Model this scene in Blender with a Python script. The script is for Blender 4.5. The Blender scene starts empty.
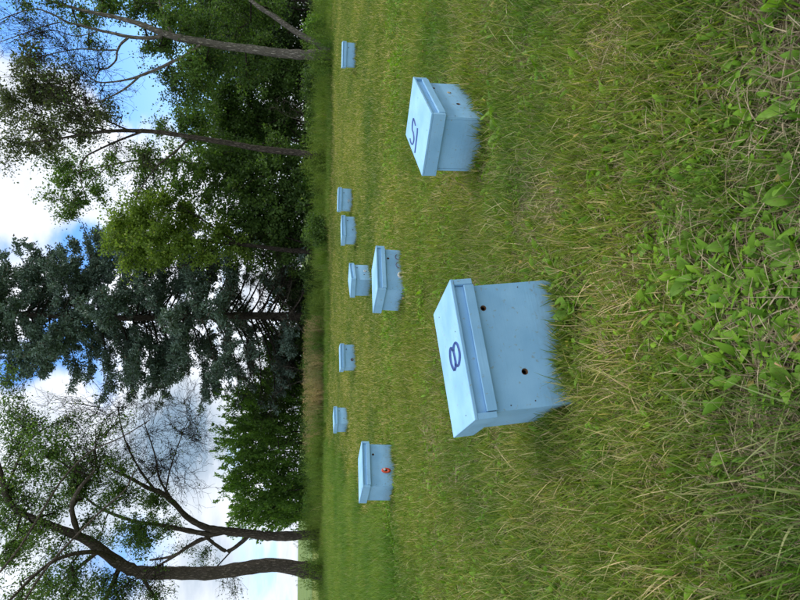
import bpy, bmesh, math, random
import numpy as np
from mathutils import Vector, Matrix, Quaternion
from math import sin, cos, pi, radians

# ------------------------------------------------------------------ camera, world, sun, exposure
scene = bpy.context.scene
PITCH, ROLL, FPX, HCAM = radians(9.356), radians(0.772), 600.9, 1.5
FWD = Vector((0, cos(PITCH), -sin(PITCH)))
R0, U0 = Vector((1, 0, 0)), Vector((0, sin(PITCH), cos(PITCH)))
RIGHT = R0*cos(ROLL) + U0*sin(ROLL)            # to the right of the place
UP = -R0*sin(ROLL) + U0*cos(ROLL)
CAM = Vector((0, 0, HCAM))
cd = bpy.data.cameras.new('camera'); cam = bpy.data.objects.new('camera', cd); scene.collection.objects.link(cam)
m = Matrix.Identity(4)                          # the phone was held upright but the picture is stored lying on its side
for i in range(3):
    m[i][0] = -UP[i]; m[i][1] = RIGHT[i]; m[i][2] = -FWD[i]; m[i][3] = CAM[i]
cam.matrix_world = m
cd.sensor_width = 36; cd.lens = FPX/800*36; cd.clip_start = 0.05; cd.clip_end = 3000
cd.dof.use_dof = True; cd.dof.focus_distance = 6.0; cd.dof.aperture_fstop = 9.0
scene.camera = cam
scene.render.resolution_x, scene.render.resolution_y = 1024, 768
scene.render.engine = 'CYCLES'
scene.view_settings.view_transform = 'Standard'; scene.view_settings.look = 'None'
scene.view_settings.exposure = 0.78; scene.view_settings.gamma = 1
scene.cycles.max_bounces = 4; scene.cycles.diffuse_bounces = 3; scene.cycles.glossy_bounces = 2; scene.cycles.transmission_bounces = 3; scene.cycles.transparent_max_bounces = 4

SUN_EL, SUN_AZ = radians(58), radians(70)       # azimuth from +Y (ahead) clockwise: high and to the right

def ray(x, y):
    """direction through a point of the photograph (800x600)"""
    u, v = 600 - y, x
    return (FWD + RIGHT*((u-300)/FPX) - UP*((v-400)/FPX))
def at(x, y, Y):                                # the point at distance Y ahead
    d = ray(x, y); return CAM + d*(Y/d.y)
def on(x, y, z=0.0):                            # the point at height z
    d = ray(x, y); return CAM + d*((z-HCAM)/d.z)

W = bpy.data.worlds.new('World'); scene.world = W; W.use_nodes = True
nt = W.node_tree; nt.nodes.clear()
def N(nt, t, **k):
    n = nt.nodes.new(t)
    for a, b in k.items():
        if a.startswith('in_'):
            key = a[3:]; key = int(key) if key.isdigit() else key
            n.inputs[key].default_value = b
        else: setattr(n, a, b)
    return n
def math_(nt, op, a, b=None, c=None, clamp=False):
    n = nt.nodes.new('ShaderNodeMath'); n.operation = op; n.use_clamp = clamp
    for i, v in enumerate((a, b, c)):
        if v is None: continue
        if isinstance(v, (int, float)): n.inputs[i].default_value = v
        else: nt.links.new(v, n.inputs[i])
    return n.outputs[0]
def mix_(nt, fac, a, b, blend='MIX'):
    n = nt.nodes.new('ShaderNodeMix'); n.data_type = 'RGBA'; n.blend_type = blend
    for s, v in ((0, fac), (6, a), (7, b)):
        if isinstance(v, (int, float)): n.inputs[s].default_value = v
        elif isinstance(v, (tuple, list)): n.inputs[s].default_value = (*v[:3], 1)
        else: nt.links.new(v, n.inputs[s])
    return n.outputs[2]
def ramp_(nt, v, a, b, lo=0., hi=1., smooth=True):
    n = nt.nodes.new('ShaderNodeMapRange'); n.interpolation_type = 'SMOOTHSTEP' if smooth else 'LINEAR'
    nt.links.new(v, n.inputs[0])
    for i, k in zip((1, 2, 3, 4), (a, b, lo, hi)): n.inputs[i].default_value = k
    return n.outputs[0]

sky = N(nt, 'ShaderNodeTexSky', sky_type='NISHITA', sun_disc=False, sun_elevation=SUN_EL, sun_rotation=SUN_AZ)
sky.air_density = 1.0; sky.dust_density = 0.6; sky.ozone_density = 1.6
tc = N(nt, 'ShaderNodeTexCoord')
sep = N(nt, 'ShaderNodeSeparateXYZ'); nt.links.new(tc.outputs['Generated'], sep.inputs[0])
den = math_(nt, 'ADD', math_(nt, 'MAXIMUM', sep.outputs[2], 0.0), 0.22)
flat = N(nt, 'ShaderNodeCombineXYZ')
nt.links.new(math_(nt, 'DIVIDE', sep.outputs[0], den), flat.inputs[0])
nt.links.new(math_(nt, 'DIVIDE', sep.outputs[1], den), flat.inputs[1])
nt.links.new(math_(nt, 'MULTIPLY', sep.outputs[2], 1.3), flat.inputs[2])
n1 = N(nt, 'ShaderNodeTexNoise', in_2=1.5, in_3=9.0, in_4=0.56); n1.noise_dimensions = '3D'
nt.links.new(flat.outputs[0], n1.inputs[0])
n2 = N(nt, 'ShaderNodeTexNoise', in_2=5.0, in_3=6.0, in_4=0.6); nt.links.new(flat.outputs[0], n2.inputs[0])
cov = math_(nt, 'ADD', n1.outputs[0], math_(nt, 'MULTIPLY', math_(nt, 'SUBTRACT', n2.outputs[0], 0.5), 0.25))
def spot(x, y, rpx, amp, acc):
    d = ray(x, y).normalized()
    vd = N(nt, 'ShaderNodeVectorMath', operation='DISTANCE'); nt.links.new(tc.outputs['Generated'], vd.inputs[0]); vd.inputs[1].default_value = d
    g = ramp_(nt, vd.outputs['Value'], 0.0, rpx/FPX, amp, 0.0)
    return g if acc is None else math_(nt, 'ADD', acc, g)
acc = math_(nt, 'ADD', cov, 0.135)
for x, y, r, a in ((140, 55, 125, -.40), (205, 15, 90, -.35), (20, 25, 60, -.30), (85, 243, 50, -.38), (5, 246, 36, -.26), (18, 368, 34, -.26),
                   (60, 345, 40, -.22), (105, 560, 75, -.34), (262, 575, 60, -.14), (228, 462, 32, -.10), (40, 190, 140, .25), (60, 120, 60, .20),
                   (190, 440, 80, .30), (235, 500, 35, .26)):
    acc = spot(x, y, r, a, acc)
cover = ramp_(nt, acc, 0.41, 0.62)
gsp = None
for x, y, r, a in ((192, 452, 75, .75), (170, 420, 70, .45), (215, 560, 60, .35), (60, 215, 80, .16)):
    gsp = spot(x, y, r, a, gsp)
gsp = math_(nt, 'MULTIPLY', gsp, ramp_(nt, n2.outputs[0], .25, .55, .65, 1.1))
thick = ramp_(nt, n1.outputs[0], 0.42, 0.70, 0.0, 0.50)
grey = math_(nt, 'ADD', gsp, thick, clamp=True)
ccol = mix_(nt, grey, (0.67, 0.70, 0.755), (0.19, 0.27, 0.36))
skyc = N(nt, 'ShaderNodeVectorMath', operation='MULTIPLY'); nt.links.new(sky.outputs[0], skyc.inputs[0]); skyc.inputs[1].default_value = (.064, .103, .148)
hz = ramp_(nt, sep.outputs[2], 0.0, 0.35, 0.85, 0.0)
skyh = mix_(nt, hz, skyc.outputs[0], (0.42, 0.58, 0.80))
fin = mix_(nt, cover, skyh, ccol)
bg = N(nt, 'ShaderNodeBackground'); bg.inputs[1].default_value = 1.0
nt.links.new(fin, bg.inputs[0])
wo = N(nt, 'ShaderNodeOutputWorld'); nt.links.new(bg.outputs[0], wo.inputs[0])

sl = bpy.data.lights.new('sun', 'SUN'); sl.energy = 1.5; sl.angle = radians(8.0); sl.color = (1.0, 0.95, 0.86)
so = bpy.data.objects.new('sun', sl); scene.collection.objects.link(so)
sd = Vector((sin(SUN_AZ)*cos(SUN_EL), cos(SUN_AZ)*cos(SUN_EL), sin(SUN_EL)))
so.rotation_euler = (-sd).to_track_quat('-Z', 'Y').to_euler(); so.location = (6, -6, 20)

C = scene.collection
rng = np.random.default_rng(7); random.seed(7)

# ------------------------------------------------------------------ helpers
def tag(o, label=None, cat=None, group=None, kind=None):
    if label: o['label'] = label
    if cat: o['category'] = cat
    if group: o['group'] = group
    if kind: o['kind'] = kind
    return o
def empty(name, loc, label, cat, group=None):
    o = bpy.data.objects.new(name, None); C.objects.link(o); o.location = loc; o.empty_display_size = .2
    return tag(o, label, cat, group)
def link(name, me, parent=None, mat=None):
    o = bpy.data.objects.new(name, me); C.objects.link(o)
    if mat and not me.materials: me.materials.append(mat)
    if parent: o.parent = parent
    return o
def np_mesh(name, V, F, tint=None, mat=None, smooth=False):
    V = np.asarray(V, np.float32); F = np.asarray(F, np.int32)
    me = bpy.data.meshes.new(name); k = F.shape[1]
    me.vertices.add(len(V)); me.vertices.foreach_set('co', V.ravel())
    me.loops.add(F.size); me.loops.foreach_set('vertex_index', F.ravel())
    me.polygons.add(len(F)); me.polygons.foreach_set('loop_start', np.arange(0, F.size, k, dtype=np.int32))
    if smooth: me.polygons.foreach_set('use_smooth', np.ones(len(F), bool))
    me.update(calc_edges=True)
    if tint is not None:
        a = me.attributes.new('tint', 'FLOAT', 'POINT'); a.data.foreach_set('value', np.asarray(tint, np.float32))
    if mat: me.materials.append(mat)
    return me
class Soup:
    def __init__(s): s.V, s.F, s.T, s.n = [], [], [], 0
    def add(s, V, F, T=None):
        V = np.asarray(V, float).reshape(-1, 3); F = np.asarray(F, int)
        s.V.append(V); s.F.append(F + s.n); s.T.append(np.zeros(len(V)) if T is None else np.broadcast_to(T, (len(V),))); s.n += len(V)
    def tube(s, P, R, k=6, t=0.):
        P = np.asarray(P, float); R = np.asarray(R, float); n = len(P)
        T = np.gradient(P, axis=0); T /= np.linalg.norm(T, axis=1)[:, None] + 1e-9
        ref = np.array([0, 0, 1.]) if abs(T[0][2]) < .8 else np.array([1., 0, 0])
        A = np.cross(T, ref); A /= np.linalg.norm(A, axis=1)[:, None] + 1e-9
        B = np.cross(T, A)
        th = np.arange(k)*2*pi/k
        V = P[:, None] + R[:, None, None]*(np.cos(th)[None, :, None]*A[:, None] + np.sin(th)[None, :, None]*B[:, None])
        i, j = np.meshgrid(np.arange(n-1), np.arange(k), indexing='ij'); j2 = (j+1) % k
        F = np.stack([i*k+j, i*k+j2, (i+1)*k+j2, (i+1)*k+j], -1).reshape(-1, 4)
        s.add(V.reshape(-1, 3), F, t)
    def mesh(s, name, mat, smooth=False):
        return np_mesh(name, np.concatenate(s.V), np.concatenate(s.F), np.concatenate(s.T), mat, smooth)
def unit(v):
    v = np.asarray(v, float); return v/(np.linalg.norm(v, axis=-1, keepdims=True)+1e-9)
def leaf_quads(P, D, L, Wd, fold=.25, r=rng):
    """leaf diamonds at P pointing along D, length L, width Wd -> two quads sharing a folded midrib"""
    n = len(P); D = unit(D); S = unit(np.cross(D, unit(r.normal(size=(n, 3))))); Nn = np.cross(D, S)
    L = np.broadcast_to(L, (n,))[:, None]; Wd = np.broadcast_to(Wd, (n,))[:, None]
    a = P; tip = P + D*L - Nn*L*.15; mid = P + D*L*.5 - Nn*L*fold*.1
    l = P + D*L*.45 + S*Wd*.5 + Nn*Wd*fold; q = P + D*L*.45 - S*Wd*.5 + Nn*Wd*fold
    V = np.stack([a, l, tip, q, mid], 1).reshape(-1, 3)
    b = (np.arange(n)*5)[:, None]
    F = np.concatenate([b+np.array([0, 4, 2, 1]), b+np.array([0, 3, 2, 4])], 0)
    return V, F

# ------------------------------------------------------------------ materials
def new_mat(name):
    m = bpy.data.materials.new(name); m.use_nodes = True; m.node_tree.nodes.clear()
    return m, m.node_tree
def out(nt, sh, disp=None):
    o = nt.nodes.new('ShaderNodeOutputMaterial'); nt.links.new(sh, o.inputs[0])
def foliage_mat(name, dark, light, dead=None, trans=.35, patch=None, rough=.55, spec=.3, inst=False):
    m, nt = new_mat(name)
    a = N(nt, 'ShaderNodeAttribute', attribute_name='tint')
    base = mix_(nt, a.outputs['Fac'], dark, light)
    if dead:                                            # tint above 1: dry or yellowed
        f = ramp_(nt, a.outputs['Fac'], 1.2, 1.9)
        base = mix_(nt, f, base, dead)
    if inst:
        b = N(nt, 'ShaderNodeAttribute', attribute_name='tone', attribute_type='INSTANCER')
        g = N(nt, 'ShaderNodeMix', data_type='RGBA', blend_type='MULTIPLY', in_0=1.0)
        nt.links.new(base, g.inputs[6])
        cc = mix_(nt, b.outputs['Fac'], patch[0], patch[1]); nt.links.new(cc, g.inputs[7]); base = g.outputs[2]
    p = N(nt, 'ShaderNodeBsdfPrincipled', in_Roughness=rough); nt.links.new(base, p.inputs['Base Color'])
    p.inputs['Specular IOR Level'].default_value = spec
    t = N(nt, 'ShaderNodeBsdfTranslucent')
    tcx = mix_(nt, 1.0, base, (1.25, 1.35, .55), 'MULTIPLY'); nt.links.new(tcx, t.inputs[0])
    mx = N(nt, 'ShaderNodeMixShader', in_0=trans); nt.links.new(p.outputs[0], mx.inputs[1]); nt.links.new(t.outputs[0], mx.inputs[2])
    out(nt, mx.outputs[0]); return m
def bark_mat(name, c1, c2, scale=1.0):
    m, nt = new_mat(name)
    tc = N(nt, 'ShaderNodeTexCoord'); mp = N(nt, 'ShaderNodeMapping'); mp.inputs['Scale'].default_value = (7*scale, 7*scale, 1.6*scale)
    nt.links.new(tc.outputs['Object'], mp.inputs[0])
    v = N(nt, 'ShaderNodeTexVoronoi', feature='DISTANCE_TO_EDGE', in_Scale=1.6); 
    n = N(nt, 'ShaderNodeTexNoise', in_2=2.2, in_3=8., in_4=.65); nt.links.new(mp.outputs[0], n.inputs[0])
    ad = N(nt, 'ShaderNodeVectorMath', operation='ADD'); nt.links.new(mp.outputs[0], ad.inputs[0]); nt.links.new(n.outputs['Color'], ad.inputs[1]); nt.links.new(ad.outputs[0], v.inputs['Vector'])
    f = ramp_(nt, v.outputs['Distance'], 0, .28)
    n2 = N(nt, 'ShaderNodeTexNoise', in_2=.9, in_3=4.); nt.links.new(tc.outputs['Object'], n2.inputs[0])
    c = mix_(nt, f, tuple(x*.35 for x in c1), c1); c = mix_(nt, ramp_(nt, n.outputs[0], .35, .7), c, c2)
    c = mix_(nt, ramp_(nt, n2.outputs[0], .5, .72, 0, .45), c, tuple(x*1.5 for x in c2))
    p = N(nt, 'ShaderNodeBsdfPrincipled', in_Roughness=.92); nt.links.new(c, p.inputs['Base Color']); p.inputs['Specular IOR Level'].default_value = .15
    h = math_(nt, 'ADD', math_(nt, 'MULTIPLY', f, .6), n.outputs[0])
    b = N(nt, 'ShaderNodeBump', in_0=1.0, in_1=.12); nt.links.new(h, b.inputs['Height']); nt.links.new(b.outputs[0], p.inputs['Normal'])
    out(nt, p.outputs[0]); return m

M_leaf = foliage_mat('poplar_leaf', (.045, .095, .024), (.12, .215, .045), (.24, .28, .06), trans=.42)
M_leaf_olive = foliage_mat('olive_leaf', (.06, .085, .035), (.13, .165, .065), (.18, .19, .09), trans=.36)
M_leaf_light = foliage_mat('light_leaf', (.10, .17, .03), (.21, .31, .055), (.38, .42, .09), trans=.5)
M_bush = foliage_mat('shrub_leaf', (.042, .088, .024), (.12, .21, .05), (.20, .26, .07), trans=.42)
M_bush_dk = foliage_mat('dark_shrub_leaf', (.028, .058, .022), (.075, .135, .038), (.12, .16, .06), trans=.32)
M_willow = foliage_mat('willow_leaf', (.06, .135, .027), (.17, .31, .055), (.24, .33, .07), trans=.45)
M_spruce = foliage_mat('spruce_needles', (.045, .078, .058), (.185, .28, .225), (.11, .09, .065), trans=.06)
M_grass = foliage_mat('grass_blade', (.082, .142, .017), (.235, .315, .050), (.54, .46, .26), trans=.35, inst=True, patch=((.48, .70, .50), (1.30, 1.15, 1.10)))
M_lush = foliage_mat('lush_grass_blade', (.080, .165, .022), (.19, .31, .053), (.38, .33, .18), trans=.35, inst=True, patch=((.62, .82, .7), (1.45, 1.2, 1.25)))
M_dry = foliage_mat('dry_thatch', (.15, .11, .065), (.44, .36, .22), (.60, .52, .35), trans=.12, rough=.7, inst=True, patch=((.5, .5, .5), (1.1, 1.05, 1.0)))
M_weed = foliage_mat('weed_leaf', (.090, .20, .016), (.22, .39, .034), (.38, .27, .09), trans=.32, inst=True, patch=((.60, .72, .65), (1.2, 1.15, 1.0)), rough=.6, spec=.2)
M_bark = bark_mat('poplar_bark', (.20, .17, .14), (.115, .095, .08))
M_bark_lt = bark_mat('grey_bark', (.44, .41, .36), (.20, .175, .15))
M_twig = bark_mat('twig_bark', (.085, .07, .055), (.055, .045, .038))
M_deadwood = bark_mat('dead_wood', (.36, .32, .26), (.22, .19, .15))

# big dandelion leaves: mid-rib and veins from the leaf's own coordinates
def broad_leaf_mat():
    m, nt = new_mat('broad_leaf')
    uv = N(nt, 'ShaderNodeUVMap', uv_map='leaf')
    sp = N(nt, 'ShaderNodeSeparateXYZ'); nt.links.new(uv.outputs[0], sp.inputs[0])
    ax = math_(nt, 'ABSOLUTE', math_(nt, 'SUBTRACT', sp.outputs[0], .5))
    rib = ramp_(nt, ax, .0, .045, 1., 0.)
    w = math_(nt, 'ABSOLUTE', math_(nt, 'SINE', math_(nt, 'MULTIPLY', math_(nt, 'SUBTRACT', sp.outputs[1], math_(nt, 'MULTIPLY', ax, .55)), 26.)))
    vein = ramp_(nt, w, 0., .16, .45, 0.)
    oi = N(nt, 'ShaderNodeObjectInfo')
    tc = N(nt, 'ShaderNodeTexCoord')
    n = N(nt, 'ShaderNodeTexNoise', in_2=22., in_3=4.); nt.links.new(tc.outputs['Object'], n.inputs[0])
    c = mix_(nt, oi.outputs['Random'], (.085, .20, .017), (.20, .39, .036))
    c = mix_(nt, ramp_(nt, n.outputs[0], .35, .7, 0, .5), c, (.15, .25, .035))
    c = mix_(nt, math_(nt, 'MAXIMUM', rib, vein), c, (.22, .34, .09))
    n3 = N(nt, 'ShaderNodeTexNoise', in_2=60., in_3=2.); nt.links.new(tc.outputs['Object'], n3.inputs[0])
    c = mix_(nt, ramp_(nt, n3.outputs[0], .68, .74, 0, .7), c, (.16, .11, .04))
    p = N(nt, 'ShaderNodeBsdfPrincipled', in_Roughness=.55); nt.links.new(c, p.inputs['Base Color']); p.inputs['Specular IOR Level'].default_value = .25
    b = N(nt, 'ShaderNodeBump', in_0=.6, in_1=.004); nt.links.new(math_(nt, 'SUBTRACT', n.outputs[0], math_(nt, 'MAXIMUM', rib, vein)), b.inputs['Height']); nt.links.new(b.outputs[0], p.inputs['Normal'])
    t = N(nt, 'ShaderNodeBsdfTranslucent'); nt.links.new(mix_(nt, 1., c, (1.3, 1.4, .5), 'MULTIPLY'), t.inputs[0])
    mx = N(nt, 'ShaderNodeMixShader', in_0=.32); nt.links.new(p.outputs[0], mx.inputs[1]); nt.links.new(t.outputs[0], mx.inputs[2])
    out(nt, mx.outputs[0]); return m
M_broad = broad_leaf_mat()

def paint_mat():
    m, nt = new_mat('blue_paint')
    tc = N(nt, 'ShaderNodeTexCoord'); ge = N(nt, 'ShaderNodeNewGeometry'); oi = N(nt, 'ShaderNodeObjectInfo')
    off = N(nt, 'ShaderNodeVectorMath', operation='ADD'); nt.links.new(tc.outputs['Object'], off.inputs[0])
    rv = N(nt, 'ShaderNodeCombineXYZ'); nt.links.new(math_(nt, 'MULTIPLY', oi.outputs['Random'], 17.), rv.inputs[0]); nt.links.new(rv.outputs[0], off.inputs[1])
    mp = N(nt, 'ShaderNodeMapping'); mp.inputs['Scale'].default_value = (3, 3, 55); nt.links.new(off.outputs[0], mp.inputs[0])
    g = N(nt, 'ShaderNodeTexNoise', in_2=1.6, in_3=6., in_4=.6); nt.links.new(mp.outputs[0], g.inputs[0])       # wood grain under the paint
    big = N(nt, 'ShaderNodeTexNoise', in_2=3.5, in_3=5., in_4=.6); nt.links.new(off.outputs[0], big.inputs[0])
    sm = N(nt, 'ShaderNodeTexNoise', in_2=38., in_3=3.); nt.links.new(off.outputs[0], sm.inputs[0])
    c = mix_(nt, ramp_(nt, big.outputs[0], .3, .7), (.235, .48, .735), (.30, .565, .825))
    c = mix_(nt, ramp_(nt, g.outputs[0], .56, .76, 0, .26), c, (.20, .42, .64))
    c = mix_(nt, ramp_(nt, sm.outputs[0], .63, .72, 0, .6), c, (.27, .33, .33))     # small scuffs and specks
    sp = N(nt, 'ShaderNodeSeparateXYZ'); nt.links.new(ge.outputs['Position'], sp.inputs[0])
    low = ramp_(nt, math_(nt, 'SUBTRACT', sp.outputs[2], math_(nt, 'MULTIPLY', math_(nt, 'ADD', g.outputs[0], sm.outputs[0]), .12)), -.08, .10, .35, 0.)
    c = mix_(nt, low, c, (.13, .15, .11))                                       # splashed soil near the ground
    p = N(nt, 'ShaderNodeBsdfPrincipled', in_Roughness=.5); nt.links.new(c, p.inputs['Base Color']); p.inputs['Specular IOR Level'].default_value = .35
    nt.links.new(ramp_(nt, big.outputs[0], .3, .7, .42, .62), p.inputs['Roughness'])
    b = N(nt, 'ShaderNodeBump', in_0=.25, in_1=.003); nt.links.new(math_(nt, 'ADD', g.outputs[0], math_(nt, 'MULTIPLY', sm.outputs[0], .3)), b.inputs['Height']); nt.links.new(b.outputs[0], p.inputs['Normal'])
    out(nt, p.outputs[0]); return m
M_paint = paint_mat()
def flat_mat(name, col, rough=.6, noise=0., col2=None, sc=20., metal=0.):
    m, nt = new_mat(name); tc = N(nt, 'ShaderNodeTexCoord')
    n = N(nt, 'ShaderNodeTexNoise', in_2=sc, in_3=5.); nt.links.new(tc.outputs['Object'], n.inputs[0])
    c = mix_(nt, ramp_(nt, n.outputs[0], .3, .7), col, col2 or tuple(x*.7 for x in col))
    p = N(nt, 'ShaderNodeBsdfPrincipled', in_Roughness=rough, in_Metallic=metal); nt.links.new(c, p.inputs['Base Color'])
    out(nt, p.outputs[0]); return m
M_ink = flat_mat('blue_ink', (.010, .045, .20), .5, col2=(.02, .075, .30), sc=60)
M_rawwood = flat_mat('raw_wood', (.16, .08, .035), .8, col2=(.05, .025, .012), sc=90)
M_dark = flat_mat('dark_inside', (.012, .010, .009), .9)
M_steel = flat_mat('dull_steel', (.10, .09, .09), .5, metal=.6)
M_red = flat_mat('red_plastic', (.55, .035, .018), .4, col2=(.62, .09, .03))
M_white = flat_mat('white_plastic', (.62, .63, .62), .5, col2=(.45, .46, .44), sc=80)
M_tanpl = flat_mat('tan_plug', (.42, .36, .24), .7, sc=60)
M_pinkink = flat_mat('violet_pencil', (.16, .09, .20), .7)
M_deadleaf = flat_mat('dead_leaf', (.26, .12, .06), .7, col2=(.40, .24, .12), sc=40)

# ------------------------------------------------------------------ ground
def ground_z(x, y):
    return .035*np.sin(x*.9+1.3)*np.cos(y*.7)*np.clip(1-(y-20)/10, 0, 1) + .02*np.sin(x*2.3+y*1.7)*np.clip(1-(y-12)/8, 0, 1) - .02 + .06*np.exp(-((x+.3)**2+(y-3.3)**2)/.5)
def lush_mask(x, y):
    """1 where the grass was left unmown: the strip before the trees and a wedge on the left"""
    edge = 33 + 1.6*np.sin(x*.33+1) + 1.5*np.sin(x*.9+2) + .8*np.sin(x*2.3) + np.clip((x-2)*.35, 0, 6)
    wedge = (x < -3.9-(y-9.5)*.16 + .35*np.sin(y*1.3)) & (y > 8.7+.7*np.sin(x*.9)+.0*x)
    return ((y > edge) | wedge)
def ground_mat():
    m, nt = new_mat('lawn_soil')
    ge = N(nt, 'ShaderNodeNewGeometry')
    a = N(nt, 'ShaderNodeTexNoise', in_2=.35, in_3=5., in_4=.6); b = N(nt, 'ShaderNodeTexNoise', in_2=14., in_3=8., in_4=.7); c = N(nt, 'ShaderNodeTexNoise', in_2=130., in_3=5., in_4=.7)
    for q in (a, b, c): nt.links.new(ge.outputs['Position'], q.inputs[0])
    lc = N(nt, 'ShaderNodeVectorMath', operation='LENGTH'); nt.links.new(ge.outputs['Position'], lc.inputs[0])
    soil = mix_(nt, ramp_(nt, c.outputs[0], .35, .65), (.040, .029, .019), (.20, .15, .095))
    soil = mix_(nt, ramp_(nt, b.outputs[0], .4, .62), soil, (.055, .085, .018))
    lawn = mix_(nt, ramp_(nt, b.outputs[0], .3, .7), (.14, .19, .035), (.27, .28, .10))
    lawn = mix_(nt, ramp_(nt, a.outputs[0], .4, .65, 0, .6), lawn, (.115, .19, .03))
    far = ramp_(nt, lc.outputs['Value'], 4, 13)
    col = mix_(nt, far, soil, lawn)
    p = N(nt, 'ShaderNodeBsdfPrincipled', in_Roughness=.95); nt.links.new(col, p.inputs['Base Color']); p.inputs['Specular IOR Level'].default_value = .1
    bp = N(nt, 'ShaderNodeBump', in_0=1., in_1=.03); nt.links.new(math_(nt, 'ADD', b.outputs[0], c.outputs[0]), bp.inputs['Height']); nt.links.new(bp.outputs[0], p.inputs['Normal'])
    out(nt, p.outputs[0]); return m
gx = np.concatenate([np.linspace(-900, -40, 12), np.linspace(-36, 36, 181), np.linspace(40, 900, 12)])
gy = np.concatenate([np.linspace(-200, -4, 6), np.linspace(-3, 45, 161), np.linspace(50, 2200, 24)])
GX, GY = np.meshgrid(gx, gy); nx, ny = len(gx), len(gy)
V = np.stack([GX, GY, np.where(GY > 45, -.02, ground_z(GX, GY))], -1).reshape(-1, 3)
i, j = np.meshgrid(np.arange(ny-1), np.arange(nx-1), indexing='ij')
F = np.stack([i*nx+j, i*nx+j+1, (i+1)*nx+j+1, (i+1)*nx+j], -1).reshape(-1, 4)
tag(link('ground', np_mesh('ground', V, F, mat=ground_mat(), smooth=True)), kind='structure')
def field_mat():
    m, nt = new_mat('far_field'); ge = N(nt, 'ShaderNodeNewGeometry')
    mp = N(nt, 'ShaderNodeMapping'); mp.inputs['Scale'].default_value = (.02, .12, 1); nt.links.new(ge.outputs['Position'], mp.inputs[0])
    a = N(nt, 'ShaderNodeTexNoise', in_2=1., in_3=7., in_4=.6); nt.links.new(mp.outputs[0], a.inputs[0])
    c = mix_(nt, ramp_(nt, a.outputs[0], .35, .65), (.085, .155, .020), (.14, .205, .032))
    p = N(nt, 'ShaderNodeBsdfPrincipled', in_Roughness=.95); nt.links.new(c, p.inputs['Base Color']); out(nt, p.outputs[0]); return m
V = [(-900, 62, .01), (900, 62, .01), (900, 2100, .01), (-900, 2100, .01)]
tag(link('field', np_mesh('field', V, [(0, 1, 2, 3)], mat=field_mat())), kind='structure')

# ------------------------------------------------------------------ hives
HIVES = [  # x, y, yaw, raise, tilt x, tilt y, number
    dict(p=(-.308, 3.437), yaw=.389, z=.101, tx=.085, ty=-.040, num='8'),
    dict(p=(1.573, 5.267), yaw=.867, z=-.020, tx=.054, ty=-.001, num='51'),
    dict(p=(.276, 8.628), yaw=.640, z=-.062, tx=-.039, ty=.010, num=None),
    dict(p=(-2.83, 9.74), yaw=.763, z=-.008, tx=-.040, ty=.025, num=None),
    dict(p=(.40, 12.4), yaw=.98, z=0, tx=.01, ty=0, num=None),
    dict(p=(-1.475, 15.2), yaw=.32, z=0, tx=.01, ty=0, num=None),
    dict(p=(-3.525, 17.6), yaw=.85, z=0, tx=.0, ty=.02, num=None),
    dict(p=(2.80, 17.0), yaw=-.02, z=0, tx=-.01, ty=.0, num=None),
    dict(p=(1.75, 15.3), yaw=.45, z=0, tx=.0, ty=-.01, num=None),
    dict(p=(6.45, 15.9), yaw=-.30, z=0, tx=.01, ty=0, num=None)]
for h in HIVES[4:]: h['p'] = (h['p'][0]*1.075, h['p'][1]*1.075); h['s'] = .85
HW, HD, LT, OV, HH = .805, .564, .126, .036, .521
def box_bm(bm, x0, x1, y0, y1, z0, z1, bev=.003):
    vs = [bm.verts.new(c) for c in ((x0, y0, z0), (x1, y0, z0), (x1, y1, z0), (x0, y1, z0), (x0, y0, z1), (x1, y0, z1), (x1, y1, z1), (x0, y1, z1))]
    fs = [bm.faces.new([vs[k] for k in q]) for q in ((3, 2, 1, 0), (4, 5, 6, 7), (0, 1, 5, 4), (1, 2, 6, 5), (2, 3, 7, 6), (3, 0, 4, 7))]
    if bev:
        es = {e for f in fs for e in f.edges}
        bmesh.ops.bevel(bm, geom=list(es), offset=bev, segments=2, affect='EDGES', profile=.6)
def bm_obj(name, bm, mat, parent, smooth=False):
    bmesh.ops.recalc_face_normals(bm, faces=bm.faces)
    me = bpy.data.meshes.new(name); bm.to_mesh(me); bm.free(); me.materials.append(mat)
    if smooth:
        for p in me.polygons: p.use_smooth = True
    return link(name, me, parent)
def board(name, ext, parent, mat=None, bev=.003):
    bm = bmesh.new(); box_bm(bm, *ext, bev=bev); return bm_obj(name, bm, mat or M_paint, parent)
def holed_front(name, x0, x1, z0, z1, yf, th, holes, parent):
    bm = bmesh.new(); es = []
    def loop(pts):
        vs = [bm.verts.new((x, yf, z)) for x, z in pts]
        for a in range(len(vs)): es.append(bm.edges.new((vs[a], vs[(a+1) % len(vs)])))
    loop([(x0, z0), (x1, z0), (x1, z1), (x0, z1)])
    for hx, hz, r in holes: loop([(hx+r*cos(a*pi/10)*(1+.04*sin(3*a)), hz+r*sin(a*pi/10)) for a in range(20)])
    bmesh.ops.triangle_fill(bm, use_beauty=True, use_dissolve=False, edges=es)
    r = bmesh.ops.extrude_face_region(bm, geom=list(bm.faces))
    bmesh.ops.translate(bm, vec=(0, th, 0), verts=[g for g in r['geom'] if isinstance(g, bmesh.types.BMVert)])
    return bm_obj(name, bm, M_paint, parent)
def ribbon(name, strokes, w, z, parent, mat, th=.0012):
    """brush strokes lying flat on the lid"""
    S = Soup()
    for st in strokes:
        A_ = np.array([(x, y, z) for x, y in st[0]]); B_ = np.array([(x, y, z) for x, y in st[1]]); n = len(A_)
        V = np.concatenate([A_, B_, A_+[0, 0, th], B_+[0, 0, th]])
        F = []
        for a in range(n-1):
            F += [(2*n+a, 3*n+a, 3*n+a+1, 2*n+a+1), (a, 2*n+a, 2*n+a+1, a+1), (3*n+a, n+a, n+a+1, 3*n+a+1)]
        S.add(V, F)
    return link(name, S.mesh(name, mat), parent)
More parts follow.
